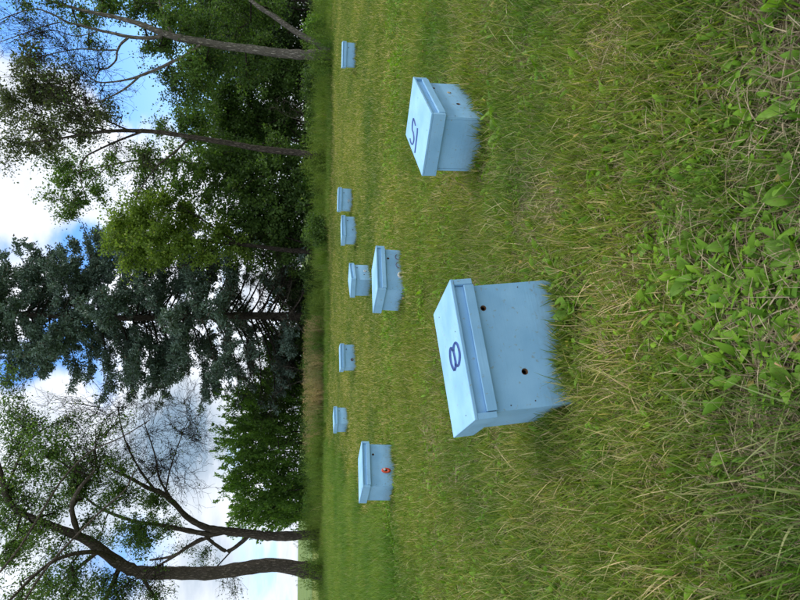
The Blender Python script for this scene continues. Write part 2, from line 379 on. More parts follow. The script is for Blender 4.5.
def spline(pts, k=8):
    P = np.array(pts, float); n = len(P); o = []
    for a in range(n-1):
        p0, p1, p2, p3 = P[max(a-1, 0)], P[a], P[a+1], P[min(a+2, n-1)]
        for t in np.arange(k)/k:
            o.append(.5*((2*p1)+(-p0+p2)*t+(2*p0-5*p1+4*p2-p3)*t*t+(-p0+3*p1-3*p2+p3)*t**3))
    o.append(P[-1]); return np.array(o)
def hive(idx, label):
    h = HIVES[idx]; root = empty('beehive_box', (0, 0, 0), label, 'beehive', 'pale blue beehive boxes standing in the lawn')
    yw, tx, ty = h['yaw'], h['tx'], h['ty']
    # tilt as fitted: z += zo + x*tx + y*ty
    Rm = Matrix.Rotation(yw, 4, 'Z') @ Matrix(((1, 0, -tx, 0), (0, 1, -ty, 0), (tx, ty, 1, 0), (0, 0, 0, 1)))
    q = Rm.to_3x3().normalized().to_quaternion()
    root.rotation_mode = 'QUATERNION'; root.rotation_quaternion = q; root.location = (h['p'][0], h['p'][1], h['z']); root.scale = [h.get('s', 1.)]*3
    w, d, H = HW/2, HD/2, HH; lb = H-LT; th = .022; e = .0015
    holes = h['holes']
    Ml = Matrix.Translation(root.location) @ q.to_matrix().to_4x4(); Mi = Ml.inverted()
    def onlid(pts, ox, oy):                     # marker strokes, laid on the lid board at their real size
        o = []
        for a, b in pts:
            c, dd = Mi @ CAM, Mi.to_3x3() @ ray(ox+a/12, oy+b/12); p = c+dd*((H-c.z)/dd.z); o.append((p.x, p.y))
        return o
    def edges(pts, ox, oy, hw):
        P = spline(pts, 6); T = unit(np.gradient(P, axis=0)); Q = np.stack([-T[:, 1], T[:, 0]], 1)*hw*12
        return onlid(P+Q, ox, oy), onlid(P-Q, ox, oy)
    # body: front board lies between the side boards' outer faces
    fx, fy = w-OV, d-OV; zb = -.16; zt = H-.022
    fr = holed_front('front_panel', -fx, fx, zb, zt-.001, -fy, th, [hh for hh in holes], root)
    for hx, hz, r in holes:
        S = Soup(); a = np.arange(20)*pi/10                       # bare wood ring cut in the board, sub-part of it
        V = []; F = []
        for rr, yy in ((r+.0005, -fy-.0012), (r-.004, -fy+.001), (r-.005, -fy+th-.001)):
            V += [(hx+rr*cos(t), yy, hz+rr*sin(t)) for t in a]
        for k in range(2):
            for s_ in range(20): F.append((k*20+s_, k*20+(s_+1) % 20, (k+1)*20+(s_+1) % 20, (k+1)*20+s_))
        S.add(V, F); link('hole_rim', S.mesh('hole_rim', M_rawwood, True), fr)
    for s in (-1, 1):
        xs = sorted((s*fx, s*(fx-th)))
        board('side_panel', (xs[0], xs[1], -fy+th+e, fy-th-e, zb, zt-.001), root)
    board('back_panel', (-fx, fx, fy-th, fy, zb, zt-.001), root)
    board('floor_board', (-fx+th+e, fx-th-e, -fy+th+e, fy-th-e, .06, .075), root, M_rawwood, 0)
    # dark frames inside seen through the holes
    # lid: top board, two side boards with end grain to the front, set-back front board and proud lower batten
    top = board('lid_top', (-w, w, -d, d, H-.020, H), root, bev=.004)
    st = .036
    for s in (-1, 1):
        xs = sorted((s*w, s*(w-st)))
        board('lid_side_board', (xs[0]+.001, xs[1]-.001, -d+.002, d-.002, lb, H-.0205), root)
    board('lid_front_board', (-w+st+e, w-st-e, -d+.024, -d+.035, lb+.006, H-.0205), root)
    board('lid_batten', (-w+st+.003, w-st-.003, -d-.001, -d+.0235, lb-.006, lb+.052), root)
    board('lid_back_board', (-w+st+e, w-st-e, d-.024, d-.003, lb, H-.0205), root)
    for sx, sy in ((-.9, -.45), (.85, .5), (.3, -.8)):
        bm = bmesh.new(); bmesh.ops.create_cone(bm, cap_ends=True, segments=8, radius1=.004, radius2=.003, depth=.003, matrix=Matrix.Translation((sx*w*.95, sy*d*.9, H+.001)))
        bm_obj('screw', bm, M_steel, top)
    for sx, sz in ((-.93, .30), (.92, .12), (-.9, .16)):
        bm = bmesh.new(); bmesh.ops.create_cone(bm, cap_ends=True, segments=8, radius1=.0045, radius2=.003, depth=.004, matrix=Matrix.Translation((sx*fx, -fy-.001, sz)) @ Matrix.Rotation(pi/2, 4, 'X'))
        bm_obj('screw', bm, M_steel, fr)
    if h['num'] == '8':
        o = ribbon('painted_number', [edges(s_, 440, 330, 1.1) for s_ in (
            [(163, 255), (163, 212), (172, 175), (188, 152), (210, 175), (230, 240), (239, 310), (232, 390), (216, 430), (200, 425), (188, 400)],
            [(163, 255), (175, 310), (186, 370), (189, 405), (187, 450), (176, 488)],
            [(163, 255), (148, 233), (134, 214), (123, 250), (125, 330), (137, 400), (155, 450), (176, 490)])], .040, H+.0002, top, M_ink)
    if h['num'] == '51':
        o = ribbon('painted_number', [edges(s_, 400, 110, .62) for s_ in (
            [(187, 188), (174, 132), (162, 98)], [(162, 98), (150, 160), (148, 235), (160, 270), (167, 320), (165, 370), (150, 412), (131, 388), (122, 340)],
            [(210, 218), (207, 280), (196, 370), (188, 440), (178, 515)])], .032, H+.0002, top, M_ink)
    h['root'] = root; h['fy'] = fy
    return root, fr
def H_(a, b): return [(.185, .330, .0175), (-.115, .165, .0175)] if a is None else [a, b]
for h in HIVES: h['holes'] = [(.215, .325, .0175), (-.12, .165, .0175)]
HIVES[0]['holes'] = [(.225, .348, .0165), (-.165, .185, .0180)]
HIVES[1]['holes'] = [(.245, .360, .0165), (-.09, .210, .0175)]
HIVES[2]['holes'] = [(.20, .345, .0175), (-.10, .165, .0175)]
HIVES[3]['holes'] = [(.18, .335, .0185), (-.10, .135, .0185)]
labels = ['largest and nearest pale blue beehive with a blue 8 painted on its lid',
          'pale blue beehive with 51 painted on its lid, second nearest',
          'blue beehive with two pencilled arches and a white collar low on its front',
          'blue beehive with a red plastic collar in its lower hole',
          'small blue beehive close behind the hive with the white collar',
          'distant blue beehive with a tan blotched lower hole, between the spruce and the willows',
          'farthest and smallest blue beehive, before the weedy strip by the willow shrubs',
          'distant blue beehive with white smudge on its front, upper one of the close pair',
          'distant blue beehive with two dark holes, lower one of the close pair',
          'blue beehive standing alone before the forked tree trunk at the lawn edge']
fronts = []
for k, l in enumerate(labels):
    r, f = hive(k, l); fronts.append(f)
def front_disc(idx, name, hx, hz, r, mat, th=.006, r2=None, sc=(1, 1)):
    fy = HIVES[idx]['fy']; S = Soup(); k = 20; a = np.arange(k)*2*pi/k; V = []; F = []
    rings = [(r, 0.0005), (r, th), ((r2 or 0.001), th), ((r2 or .001), .0005)]
    for rr, yy in rings: V += [(hx+rr*cos(t)*sc[0], -fy-yy, hz+rr*sin(t)*sc[1]) for t in a]
    for q in range(3):
        for s_ in range(k): F.append((q*k+s_, q*k+(s_+1) % k, (q+1)*k+(s_+1) % k, (q+1)*k+s_))
    S.add(V, F); return link(name, S.mesh(name, mat), HIVES[idx]['root'])
front_disc(1, 'hole_plug', .155, .235, .018, M_tanpl, .003)
def arch(idx, name, cx, cz, w, hgt, mat, r=.0025):
    S = Soup(); t = np.linspace(0, pi*2*.86, 22)+pi*.64-pi*.5
    P = np.stack([cx+w*np.cos(t), np.full_like(t, -HIVES[idx]['fy']-.002), cz+hgt*np.sin(t)], 1)
    S.tube(P, np.full(len(P), r), 5); return link(name, S.mesh(name, mat), HIVES[idx]['root'])
arch(2, 'pencilled_arch', .235, .195, .050, .045, M_pinkink, .0055); arch(2, 'pencilled_arch', .085, .185, .055, .050, M_pinkink, .0055)
front_disc(2, 'entrance_collar', -.10, .165, .052, M_white, .012, .019, (1.15, 1.1))
front_disc(3, 'entrance_collar', -.10, .135, .050, M_red, .014, .022, (.85, 1.5)); front_disc(3, 'entrance_insert', -.085, .160, .020, M_white, .018)
front_disc(4, 'entrance_collar', .05, .13, .035, M_white, .01, .018); front_disc(7, 'entrance_collar', -.05, .15, .035, M_white, .01, .018)
front_disc(5, 'entrance_collar', -.12, .150, .045, M_rawwood, .012, .02)

# ------------------------------------------------------------------ grass made of clump shapes scattered over the lawn
def blades(n, hmin, hmax, wd, spread, bend, seg=4, dead=.08, r=None, lie=0., droop=.5):
    r = r or rng; S = Soup()
    base = np.stack([r.normal(0, spread, n), r.normal(0, spread, n), np.zeros(n)-.005], 1)
    hgt = r.uniform(hmin, hmax, n)*(1-.3*r.random(n)); az = r.uniform(0, 2*pi, n)
    lean = np.abs(r.normal(0, bend, n))+lie
    d0 = np.stack([np.cos(az)*np.sin(lean), np.sin(az)*np.sin(lean), np.cos(lean)], 1)
    side = unit(np.cross(d0, [0, 0, 1.])+1e-4); tw = r.uniform(-1, 1, n)[:, None]
    side = unit(side + tw*unit(np.cross(d0, side)))
    ts = np.linspace(0, 1, seg+1); P = base.copy(); L = []; Rr = []
    d = d0.copy(); w = wd*r.uniform(.6, 1.3, n)
    for k, t in enumerate(ts):
        ww = w*(1-t**2.2)*(1 if k < seg else 0)+1e-4
        L.append(P-side*ww[:, None]/2); Rr.append(P+side*ww[:, None]/2)
        P = P + d*(hgt/seg)[:, None]; d = unit(d + np.stack([np.cos(az), np.sin(az), -.9*np.ones(n)], 1)*(droop*r.uniform(.3, 1, n)/seg)[:, None])
    V = np.stack(L+Rr, 1); m2 = 2*(seg+1)
    F = []
    b = (np.arange(n)*m2)[:, None]
    for k in range(seg): F.append(b+np.array([k, seg+1+k, seg+2+k, k+1]))
    tint = r.random(n); isd = r.random(n) < dead; tint = np.where(isd, r.uniform(1.6, 2.2, n), tint)
    S.add(V.reshape(-1, 3), np.concatenate(F), np.repeat(tint, m2)); return S
def small_leaves(n, L, Wd, spread, hgt, r=None):
    r = r or rng; S = Soup()
    for k in range(n):
        az = r.uniform(0, 2*pi); el = r.uniform(.3, 1.25); ll = L*r.uniform(.55, 1.25); ww = Wd*r.uniform(.7, 1.2)
        b = np.array([r.normal(0, spread), r.normal(0, spread), r.uniform(0, hgt*.4)])
        seg = 5; d = np.array([cos(az)*cos(el), sin(az)*cos(el), sin(el)]); sd = unit(np.array([-sin(az), cos(az), r.normal(0, .3)]))
        P = b; rows = []
        for q in range(seg+1):
            t = q/seg; wv = ww*max(.03, sin(pi*min(1, t**.8))**.8)
            up = np.cross(sd, d); rows.append([P-sd*wv/2+up*wv*.18, P.copy(), P+sd*wv/2+up*wv*.18])
            P = P+d*ll/seg; d = unit(d+np.array([cos(az)*.12, sin(az)*.12, -.2]))
        V = np.array(rows).reshape(-1, 3); F = []
        for q in range(seg):
            for c in range(2): F.append((q*3+c, q*3+c+1, (q+1)*3+c+1, (q+1)*3+c))
        S.add(V, F, r.random() if r.random() > .008 else 1.8)
    return S
def scatter(name, label, cat, protos, mat, pts, scl, rot, pick, tone, tilt=None):
    col = bpy.data.collections.new(name+'_clumps')
    for k, s in enumerate(protos):
        col.objects.link(bpy.data.objects.new('%s_clump' % name, s.mesh('%s_clump' % name, mat)))
    me = bpy.data.meshes.new(name); n = len(pts)
    me.vertices.add(n); me.vertices.foreach_set('co', np.asarray(pts, np.float32).ravel())
    tl = tilt if tilt is not None else np.zeros((n, 2))
    for nm, ty, arr in (('scl', 'FLOAT', scl), ('pick', 'INT', pick), ('tone', 'FLOAT', tone)):
        a = me.attributes.new(nm, ty, 'POINT'); a.data.foreach_set('value', np.asarray(arr, np.int32 if ty == 'INT' else np.float32))
    a = me.attributes.new('rot', 'FLOAT_VECTOR', 'POINT'); a.data.foreach_set('vector', np.stack([tl[:, 0], tl[:, 1], rot], 1).astype(np.float32).ravel())
    o = link(name, me); tag(o, label, cat, None, 'stuff')
    g = bpy.data.node_groups.new(name+'_scatter', 'GeometryNodeTree')
    g.interface.new_socket('Geometry', in_out='INPUT', socket_type='NodeSocketGeometry'); g.interface.new_socket('Geometry', in_out='OUTPUT', socket_type='NodeSocketGeometry')
    gi, go = g.nodes.new('NodeGroupInput'), g.nodes.new('NodeGroupOutput')
    ci = g.nodes.new('GeometryNodeCollectionInfo'); ci.inputs[0].default_value = col; ci.inputs[1].default_value = True; ci.inputs[2].default_value = True
    ip = g.nodes.new('GeometryNodeInstanceOnPoints'); ip.inputs['Pick Instance'].default_value = True
    def na(nm, dt):
        q = g.nodes.new('GeometryNodeInputNamedAttribute'); q.data_type = dt; q.inputs[0].default_value = nm; return q.outputs[0]
    L = g.links.new
    L(gi.outputs[0], ip.inputs['Points']); L(ci.outputs[0], ip.inputs['Instance']); L(na('pick', 'INT'), ip.inputs['Instance Index'])
    er = g.nodes.new('FunctionNodeEulerToRotation'); L(na('rot', 'FLOAT_VECTOR'), er.inputs[0]); L(er.outputs[0], ip.inputs['Rotation'])
    L(na('scl', 'FLOAT'), ip.inputs['Scale']); L(ip.outputs[0], go.inputs[0])
    md = o.modifiers.new('scatter', 'NODES'); md.node_group = g
    return o
def vnoise(x, y, sc, seed):
    r = np.random.default_rng(seed); T = r.random((64, 64)); X, Y = x*sc, y*sc
    xi, yi = np.floor(X).astype(int), np.floor(Y).astype(int); fx, fy = X-xi, Y-yi; fx, fy = fx*fx*(3-2*fx), fy*fy*(3-2*fy)
    g = lambda a, b: T[a % 64, b % 64]
    return (g(xi, yi)*(1-fx)+g(xi+1, yi)*fx)*(1-fy)+(g(xi, yi+1)*(1-fx)+g(xi+1, yi+1)*fx)*fy
def in_hive(x, y, pad=0.):
    b = np.zeros(len(x), bool)
    for h in HIVES:
        dx, dy = x-h['p'][0], y-h['p'][1]; c, s = cos(h['yaw']), sin(h['yaw'])
        lx, ly = dx*c+dy*s, -dx*s+dy*c; b |= (abs(lx) < HW/2-OV+pad) & (abs(ly) < HD/2-OV+pad)
    return b
def wedge_pts(n, y0, y1, power=1.0, seed=1, slope=.62, pad=.9):
    """random points ahead of the camera between two distances, a little wider than the view"""
    r = np.random.default_rng(seed)
    y = y0+(y1-y0)*r.random(n)**power; x = (r.random(n)*2-1)*(slope*y+pad); return x, y, r
def lay(name, label, cat, protos, mat, x, y, r, s0, s1, tones=None, keep=None, tiltamp=.0, pad=.055):
    k = ~in_hive(x, y, pad)
    if keep is not None: k &= keep
    x, y = x[k], y[k]; n = len(x)
    z = ground_z(x, y); z = np.where(y > 45, -.02, z)
    scl = (tones[0] if tones else 1)*r.uniform(s0, s1, n)
    if callable(scl): pass
    tone = .5*vnoise(x, y, .75, 3)+.3*vnoise(x, y, 2.6, 9)+.2*vnoise(x, y*.45, .3, 19)+r.normal(0, .10, n); tone = .5+(tone-.5)*1.9
    dist = np.clip((y-5)/14, 0, 1); tone = np.clip(tone*.9+.25*dist, 0, 1)
    size = 1.0 + np.clip(y-6, 0, 40)*.018
    scatter(name, label, cat, protos, mat, np.stack([x, y, z], 1), scl*size, r.uniform(0, 2*pi, n), r.integers(0, len(protos), n), tone, r.normal(0, tiltamp, (n, 2)) if tiltamp else None)

r0 = np.random.default_rng(21)
def tall_weed(r, dry):
    S = Soup()
    for k in range(7):
        a = r.uniform(0, 2*pi); h = r.uniform(.5, 1.15); b = np.array([r.normal(0, .10), r.normal(0, .10), 0.]); e = b+np.array([cos(a)*h*.25, sin(a)*h*.25, h])
        P = wander(b, e, 6, .35, r); S.tube(P, np.linspace(.006, .003, 6), 3, 1.9 if dry else .5)
        n = 26; i = r.uniform(.55 if dry else .2, 1., n); c = np.stack([np.interp(i, np.linspace(0, 1, 6), P[:, q]) for q in range(3)], 1)+r.normal(0, .018, (n, 3))
        V, F = leaf_quads(c, r.normal(size=(n, 3))+[0, 0, .8], r.uniform(.03, .08, n), r.uniform(.012, .03, n), .2, r); S.add(V, F, np.repeat(r.uniform(1.6, 2.2, n) if dry else r.random(n), 5))
    return S
def wander(a, b, n, amp, r):
    t = np.linspace(0, 1, n)[:, None]; L = np.linalg.norm(b-a)
    w = np.cumsum(r.normal(0, 1, (n, 3)), 0); w -= w[0]+(w[-1]-w[0])*t
    return a+(b-a)*t+w*amp*L/n
G_plume = [tall_weed(r0, False) for k in range(6)]; G_seed = [tall_weed(r0, True) for k in range(3)]
G_short = [blades(88, .05, .12, .0042, .055, .55, 4, .15, r0, droop=.7) for _ in range(7)]
G_mid = [blades(20, .09, .22, .0058, .05, .30, 5, .17, r0, droop=.6) for _ in range(6)]
G_far = [blades(95, .045, .11, .0075, .13, .5, 2, .20, r0, droop=.5) for _ in range(6)]
G_tall = [blades(26, .45, .85, .012, .10, .22, 4, .06, r0, droop=.6) for _ in range(5)]
G_lush = [blades(70, .14, .30, .0085, .09, .32, 4, .04, r0, droop=.7) for _ in range(5)]
G_dry = [blades(90, .05, .13, .0024, .07, .55, 4, .3, r0, lie=.75, droop=.5) for _ in range(6)]
G_weed = [small_leaves(8, .070, .026, .055, .05, r0) for _ in range(6)]
G_clov = [small_leaves(16, .034, .022, .07, .10, r0) for _ in range(4)]

x, y, r = wedge_pts(13500, 1.0, 9.0, .85, 1); dn = vnoise(x, y, 2.2, 11)
lay('lawn_grass', 'short mown green grass of the near lawn', 'grass', G_short, M_grass, x, y, r, .7, 1.15, keep=(dn+r.random(len(x))*.8 > .57+np.clip(3.3-y, 0, 1.6)*.36), tiltamp=.15)
x, y, r = wedge_pts(10500, 1.0, 9.0, .9, 2); dn = vnoise(x, y, 1.4, 12)
lay('coarse_grass', 'longer coarse grass blades in the near lawn', 'grass', G_mid, M_grass, x, y, r, .7, 1.2, keep=(dn+r.random(len(x))*.6 > .70+np.clip(2.9-y, 0, 1.6)*.12), tiltamp=.12)
x, y, r = wedge_pts(9500, .9, 7.0, .9, 3); dn = vnoise(x, y, 1.8, 13)
lay('dry_thatch', 'tangled tan dry grass lying among the green', 'dead grass', G_dry, M_dry, x, y, r, .7, 1.3, keep=(dn+r.random(len(x))*.7 > .48-np.clip(3-y, 0, 1.)*.12+np.clip(y-3.5, 0, 3)*.09), tiltamp=.2)
G_long = [blades(12, .16, .32, .0058, .05, .38, 6, .36, r0, droop=.8) for _ in range(6)]
x, y, r = wedge_pts(2600, 1.0, 4.6, .9, 33)
lay('long_grass', 'long bent grass blades, green and straw coloured, in the near lawn', 'grass', G_long, M_grass, x, y, r, .6, 1.1, keep=(vnoise(x, y, 1.1, 34)+.35*(x < -.1)+r.random(len(x))*.5 > .80), tiltamp=.2)
x, y, r = wedge_pts(13500, 1.0, 11.0, .9, 4); dn = vnoise(x, y, 1.6, 14)
lay('lawn_weeds', 'small broad leafed weeds mixed in the near lawn', 'weeds', G_weed+G_clov, M_weed, x, y, r, .7, 1.35, keep=(dn+r.random(len(x))*.6 > .66+np.clip(2.7-y, 0, 1.6)*.14), tiltamp=.2)
def ring_pts():
    X, Y = [], []; r = np.random.default_rng(8)
    for h in HIVES:
        n = 210; t = r.choice(r.uniform(-1, 1, 24), n)+r.normal(0, .03, n); sd = r.random(n); o = np.abs(r.normal(0, .04, n))+.02; w_, d_ = HW/2-OV, HD/2-OV
        lx = np.where(sd < .5, t*w_, np.where(sd < .85, -w_-o, w_+o)); ly = np.where(sd < .5, -d_-o, t*d_)
        c, s_ = cos(h['yaw']), sin(h['yaw']); X.append(h['p'][0]+lx*c-ly*s_); Y.append(h['p'][1]+lx*s_+ly*c)
    return np.concatenate(X), np.concatenate(Y), r
x, y, r = ring_pts()
r1 = np.random.default_rng(22)
G_edge = [blades(15, .08, .21, .0125, .030, .30, 4, .14, r1, droop=.8) for _ in range(4)]
k = np.arange(len(x)) < 2*210
lay('uncut_grass', 'longer coarse grass standing against the foot of the two nearest hives', 'grass', G_edge+G_edge+G_weed[:6], M_grass, x[k], y[k], r, .6, 1.25, tiltamp=.1, pad=.0)
lay('uncut_grass', 'grass standing against the foot of the farther hives', 'grass', G_edge, M_grass, x[~k], y[~k], r, .35, .85, tiltamp=.1, pad=.0)
x, y, r = wedge_pts(25000, 7.5, 42.0, 1.0, 5, .56, 1.0); k = ~lush_mask(x, y)
lay('far_lawn_grass', 'mown yellow green grass of the far lawn', 'grass', G_far, M_grass, x, y, r, .7, 1.15, keep=k, tiltamp=.15)
x, y, r = wedge_pts(15000, 8.0, 33.0, 1.0, 6, .56, 1.0)
lay('unmown_grass', 'lush darker green unmown grass at the left lawn edge', 'grass', G_lush, M_lush, x, y, r, .6, 1.1, keep=lush_mask(x, y), tiltamp=.15)
x, y, r = wedge_pts(9000, 25.0, 37.0, 1.0, 17, .56, 1.0); e = vnoise(x, y, .35, 5)*5
lay('rough_grass', 'half long patchy grass where the lawn runs out under the trees', 'grass', G_lush, M_lush, x, y, r, .5, 1.2, keep=(y > 28.5+e)&(~lush_mask(x, y) | (y > 33)), tiltamp=.15)
x, y, r = wedge_pts(15000, 32.0, 50.0, 1.0, 7, .56, 1.0)
lay('tall_grass', 'tall rough grass strip along the foot of the trees', 'grass', G_tall, M_lush, x, y, r, .35, 1.15, keep=lush_mask(x, y)&(y > 33)&(x > -.375*y)&(vnoise(x, y, .9, 31)*.8+(y-33)*.12 > .35+.3*r.random(len(x))), tiltamp=.16)

x, y, r = wedge_pts(3600, 32.5, 41.0, 1.0, 27, .56, 1.0)
px = x/y*FPX
wd = np.where((px > -175) & (px < 5), 1., .28)*(vnoise(x, y, .6, 41) > .25)
lay('tall_weeds', 'tall leafy green weeds in the rough strip before the trees', 'weeds', G_plume, M_lush, x, y, r, .45, .85, keep=(r.random(len(x)) < wd)&(x > -.375*y), tiltamp=.12)
x, y, r = wedge_pts(2600, 33, 39.0, 1.0, 28, .3, 1.0)
lay('seeding_weeds', 'pale dry seeding stalks in the rough strip below the spruce and willows', 'weeds', G_seed, M_lush, x, y, r, .4, .8, keep=(x/y*FPX > -150)&(x/y*FPX < -20)&(vnoise(x, y, .5, 44) > .3), tiltamp=.12)
FEET = [((334, 578), 31, .55), ((326, 538), 36, .4), ((333, 54), 31, .5), ((330, 160), 34, .3)]
X, Y = [], []; r = np.random.default_rng(9)
for (a_, b_), yy, rad in FEET:
    c_ = at(a_, b_, yy); n = 110; t = r.uniform(0, 2*pi, n); q = rad+np.abs(r.normal(0, .25, n)); X.append(c_.x+q*np.cos(t)); Y.append(c_.y+q*np.sin(t))
x, y = np.concatenate(X), np.concatenate(Y)
lay('foot_grass', 'uncut grass around the feet of the tree trunks', 'grass', G_lush+G_plume[:2], M_lush, x, y, r, .5, 1.1, tiltamp=.12)

# ------------------------------------------------------------------ broad leafed plants in the foreground, leaf by leaf
def broad_leaf(L, Wd, lob, curl, r):
    nL, nW = 8, 4; V = []; F = []; uv = []
    for a in range(nL+1):
        t = a/nL; wv = Wd*(sin(pi*min(1, .06+t*.94)**1.25)**.75)*(1+lob*sin(t*22))
        if a == nL: wv = .001
        ang = .15+curl*t; px = L*(t-.12*curl*t*t); pz = L*(.28*t-.42*curl*t*t*t)
        for b in range(nW+1):
            s = b/nW-.5; V.append((px, s*wv, pz+abs(s)*wv*.45+.003*sin(9*t+5*s)+.004*r.normal()*abs(s))); uv.append((b/nW, t))
    for a in range(nL):
        for b in range(nW): F.append((a*(nW+1)+b, a*(nW+1)+b+1, (a+1)*(nW+1)+b+1, (a+1)*(nW+1)+b))
    # petiole
    me = np_mesh('leaf', V, F, mat=M_broad, smooth=True)
    ul = me.uv_layers.new(name='leaf'); idx = np.zeros(len(me.loops), np.int32); me.loops.foreach_get('vertex_index', idx)
    ul.data.foreach_set('uv', np.array(uv, np.float32)[idx].ravel()); return me
rl = np.random.default_rng(5)
LEAVES = [broad_leaf(rl.uniform(.10, .14), rl.uniform(.034, .060), rl.choice([0, .05, .14]), rl.uniform(.2, .8), rl) for _ in range(9)]
GRP = 'small broad leafed weeds scattered in the near lawn'
def weed_plant(x, y, scale, nleaf, label, group=None, seed=0, lean=None, upright=.9):
    r = np.random.default_rng(seed+100)
    p = on(x, y, 0.02); z = float(ground_z(p.x, p.y))
    root = empty('broadleaf_weed', (p.x, p.y, z), label, 'weed', group)
    a0 = r.uniform(0, 2*pi)
    for k in range(nleaf):
        o = link('leaf', LEAVES[r.integers(len(LEAVES))], root)
        s = scale*r.uniform(.7, 1.15); el = r.uniform(.35, upright)
        o.rotation_euler = (r.normal(0, .25), -el, a0+k*2.4+r.normal(0, .3)); o.scale = (s, s*r.uniform(.85, 1.1), s)
        o.location = (r.normal(0, .008), r.normal(0, .008), .004+.012*r.random())
    return root
named = [
    (800, 100, 1.45, 5, 'large dock-like weed near the upper right corner of the picture'),
    (800, 182, 1.50, 5, 'big bright leafy weed below the upper right weed at the picture edge'),
    (798, 255, 1.45, 4, 'weed with one broad upright leaf at the right picture edge, above the dead leaf'),
    (760, 210, 1.20, 4, 'leafy weed midway down the right side, just inside the edge'),
    (798, 385, 1.45, 4, 'broad leafed weed beside the brown dead leaf'),
    (690, 275, 1.55, 3, 'weed with one long wide leaf standing clear of the nearest hive'),
    (705, 180, 1.05, 4, 'weed with two pointed leaves between hive 51 and the right picture edge'),
    (564, 276, 1.25, 5, 'bright weed growing at the upper front corner of the nearest hive'),
    (573, 312, 1.35, 6, 'weed covering the foot of the nearest hive below its upper hole'),
    (494, 108, 1.9, 6, 'leafy weed at the front corner of the hive marked 51'),
    (497, 133, 1.9, 7, 'leafy weed against the lower side of the hive marked 51'),
    (584, 372, 1.4, 5, 'weed at the foot of the nearest hive by its lower hole'),
    (720, 465, 1.0, 4, 'weed with a pale forked leaf in the lower right of the picture'),
    (705, 545, 1.1, 4, 'dark notched weed near the bottom right of the picture'),
    (625, 475, .95, 5, 'bright weed left of the straw stalks, lower right'),
    (640, 240, 1.2, 4, 'low weed between the two nearest hives and the right edge'),
]
for k, (px, py, sc, nl, lb) in enumerate(named): weed_plant(px, py, sc*.70 if px > 600 else sc*.8, nl, lb, None, k)
rw = np.random.default_rng(77); cnt = 0
while cnt < 270:
    px = 440+360*rw.random(); py = rw.uniform(-20, 620)
    p = on(px, py)
    if in_hive(np.array([p.x]), np.array([p.y]), .03)[0] or vnoise(np.array([p.x]), np.array([p.y]), 1.3, 14)[0] < .22*rw.random(): continue
    weed_plant(px, py, rw.uniform(.40, .82), int(rw.integers(2, 5)), 'small green weed low in the near lawn', GRP, 200+cnt, upright=1.1); cnt += 1

# dead leaf, straw tufts and stalks
p = on(794, 368, .03); dl = link('dead_leaf', broad_leaf(.065, .05, .1, 1.4, rl), None)
dl.data.materials.clear(); dl.data.materials.append(M_deadleaf); dl.location = (p.x, p.y, .05); dl.rotation_euler = (.5, -.5, 2.2)
tag(dl, 'curled brown dead leaf lying at the right edge of the picture', 'leaf')
M_dry2 = foliage_mat('straw', (.30, .24, .14), (.52, .44, .28), (.60, .52, .36), trans=.1, rough=.7)
def straw_tuft(x, y, L, label, seed, n=46, az=None):
    r = np.random.default_rng(seed); p = on(x, y, .03); S = Soup()
    az = r.uniform(0, pi) if az is None else az
    for k in range(n):
        a = az+r.normal(0, .28); l = L*r.uniform(.4, 1.); c = np.array([r.normal(0, L*.22)*cos(az)+r.normal(0, .012), r.normal(0, L*.22)*sin(az)+r.normal(0, .012), r.uniform(.03, .075)])
        d = np.array([cos(a), sin(a), r.normal(0, .12)]); t = np.linspace(-.5, .5, 5)[:, None]
        P = c+d*l*t+np.array([0, 0, 1])*(-.12*l*t*t*r.uniform(0, 2)); S.tube(P, np.full(5, .0013), 3, r.random())
    o = link('straw_tuft', S.mesh('straw_tuft', M_dry2)); o.location = (p.x, p.y, float(ground_z(p.x, p.y))); tag(o, label, 'dry grass'); return o
straw_tuft(457, 480, .26, 'small bundle of dry straw on the grass below the nearest hive', 1, az=.1)
straw_tuft(605, 345, .14, 'tangle of pale straw in front of the nearest hive', 2, n=60)
straw_tuft(560, 502, .12, 'short grey straw wisp in the lower middle of the picture', 3, n=30)
S = Soup(); r = np.random.default_rng(31)
for k in range(210):
    px = 520+280*r.random()**.7; py = r.uniform(-10, 610); p = on(px, py)
    if in_hive(np.array([p.x]), np.array([p.y]), .05)[0]: continue
    a = r.uniform(0, 2*pi); l = r.uniform(.10, .30); el = abs(r.normal(0, .35))
    d = np.array([cos(a)*cos(el), sin(a)*cos(el), sin(el)]); t = np.linspace(0, 1, 6)[:, None]
    P = np.array([p.x, p.y, r.uniform(.0, .04)])+d*l*t+np.array([cos(a+1.5), sin(a+1.5), 0])*(t*t*l*r.normal(0, .15))-np.array([0, 0, 1])*(t*t*l*.2)
    S.tube(P, np.linspace(.0018, .0009, 6)*r.uniform(.7, 1.2), 3, r.random())
tag(link('dry_stalks', S.mesh('dry_stalks', M_dry2)), 'loose tan grass stalks lying across the near lawn', 'dead grass', None, 'stuff')

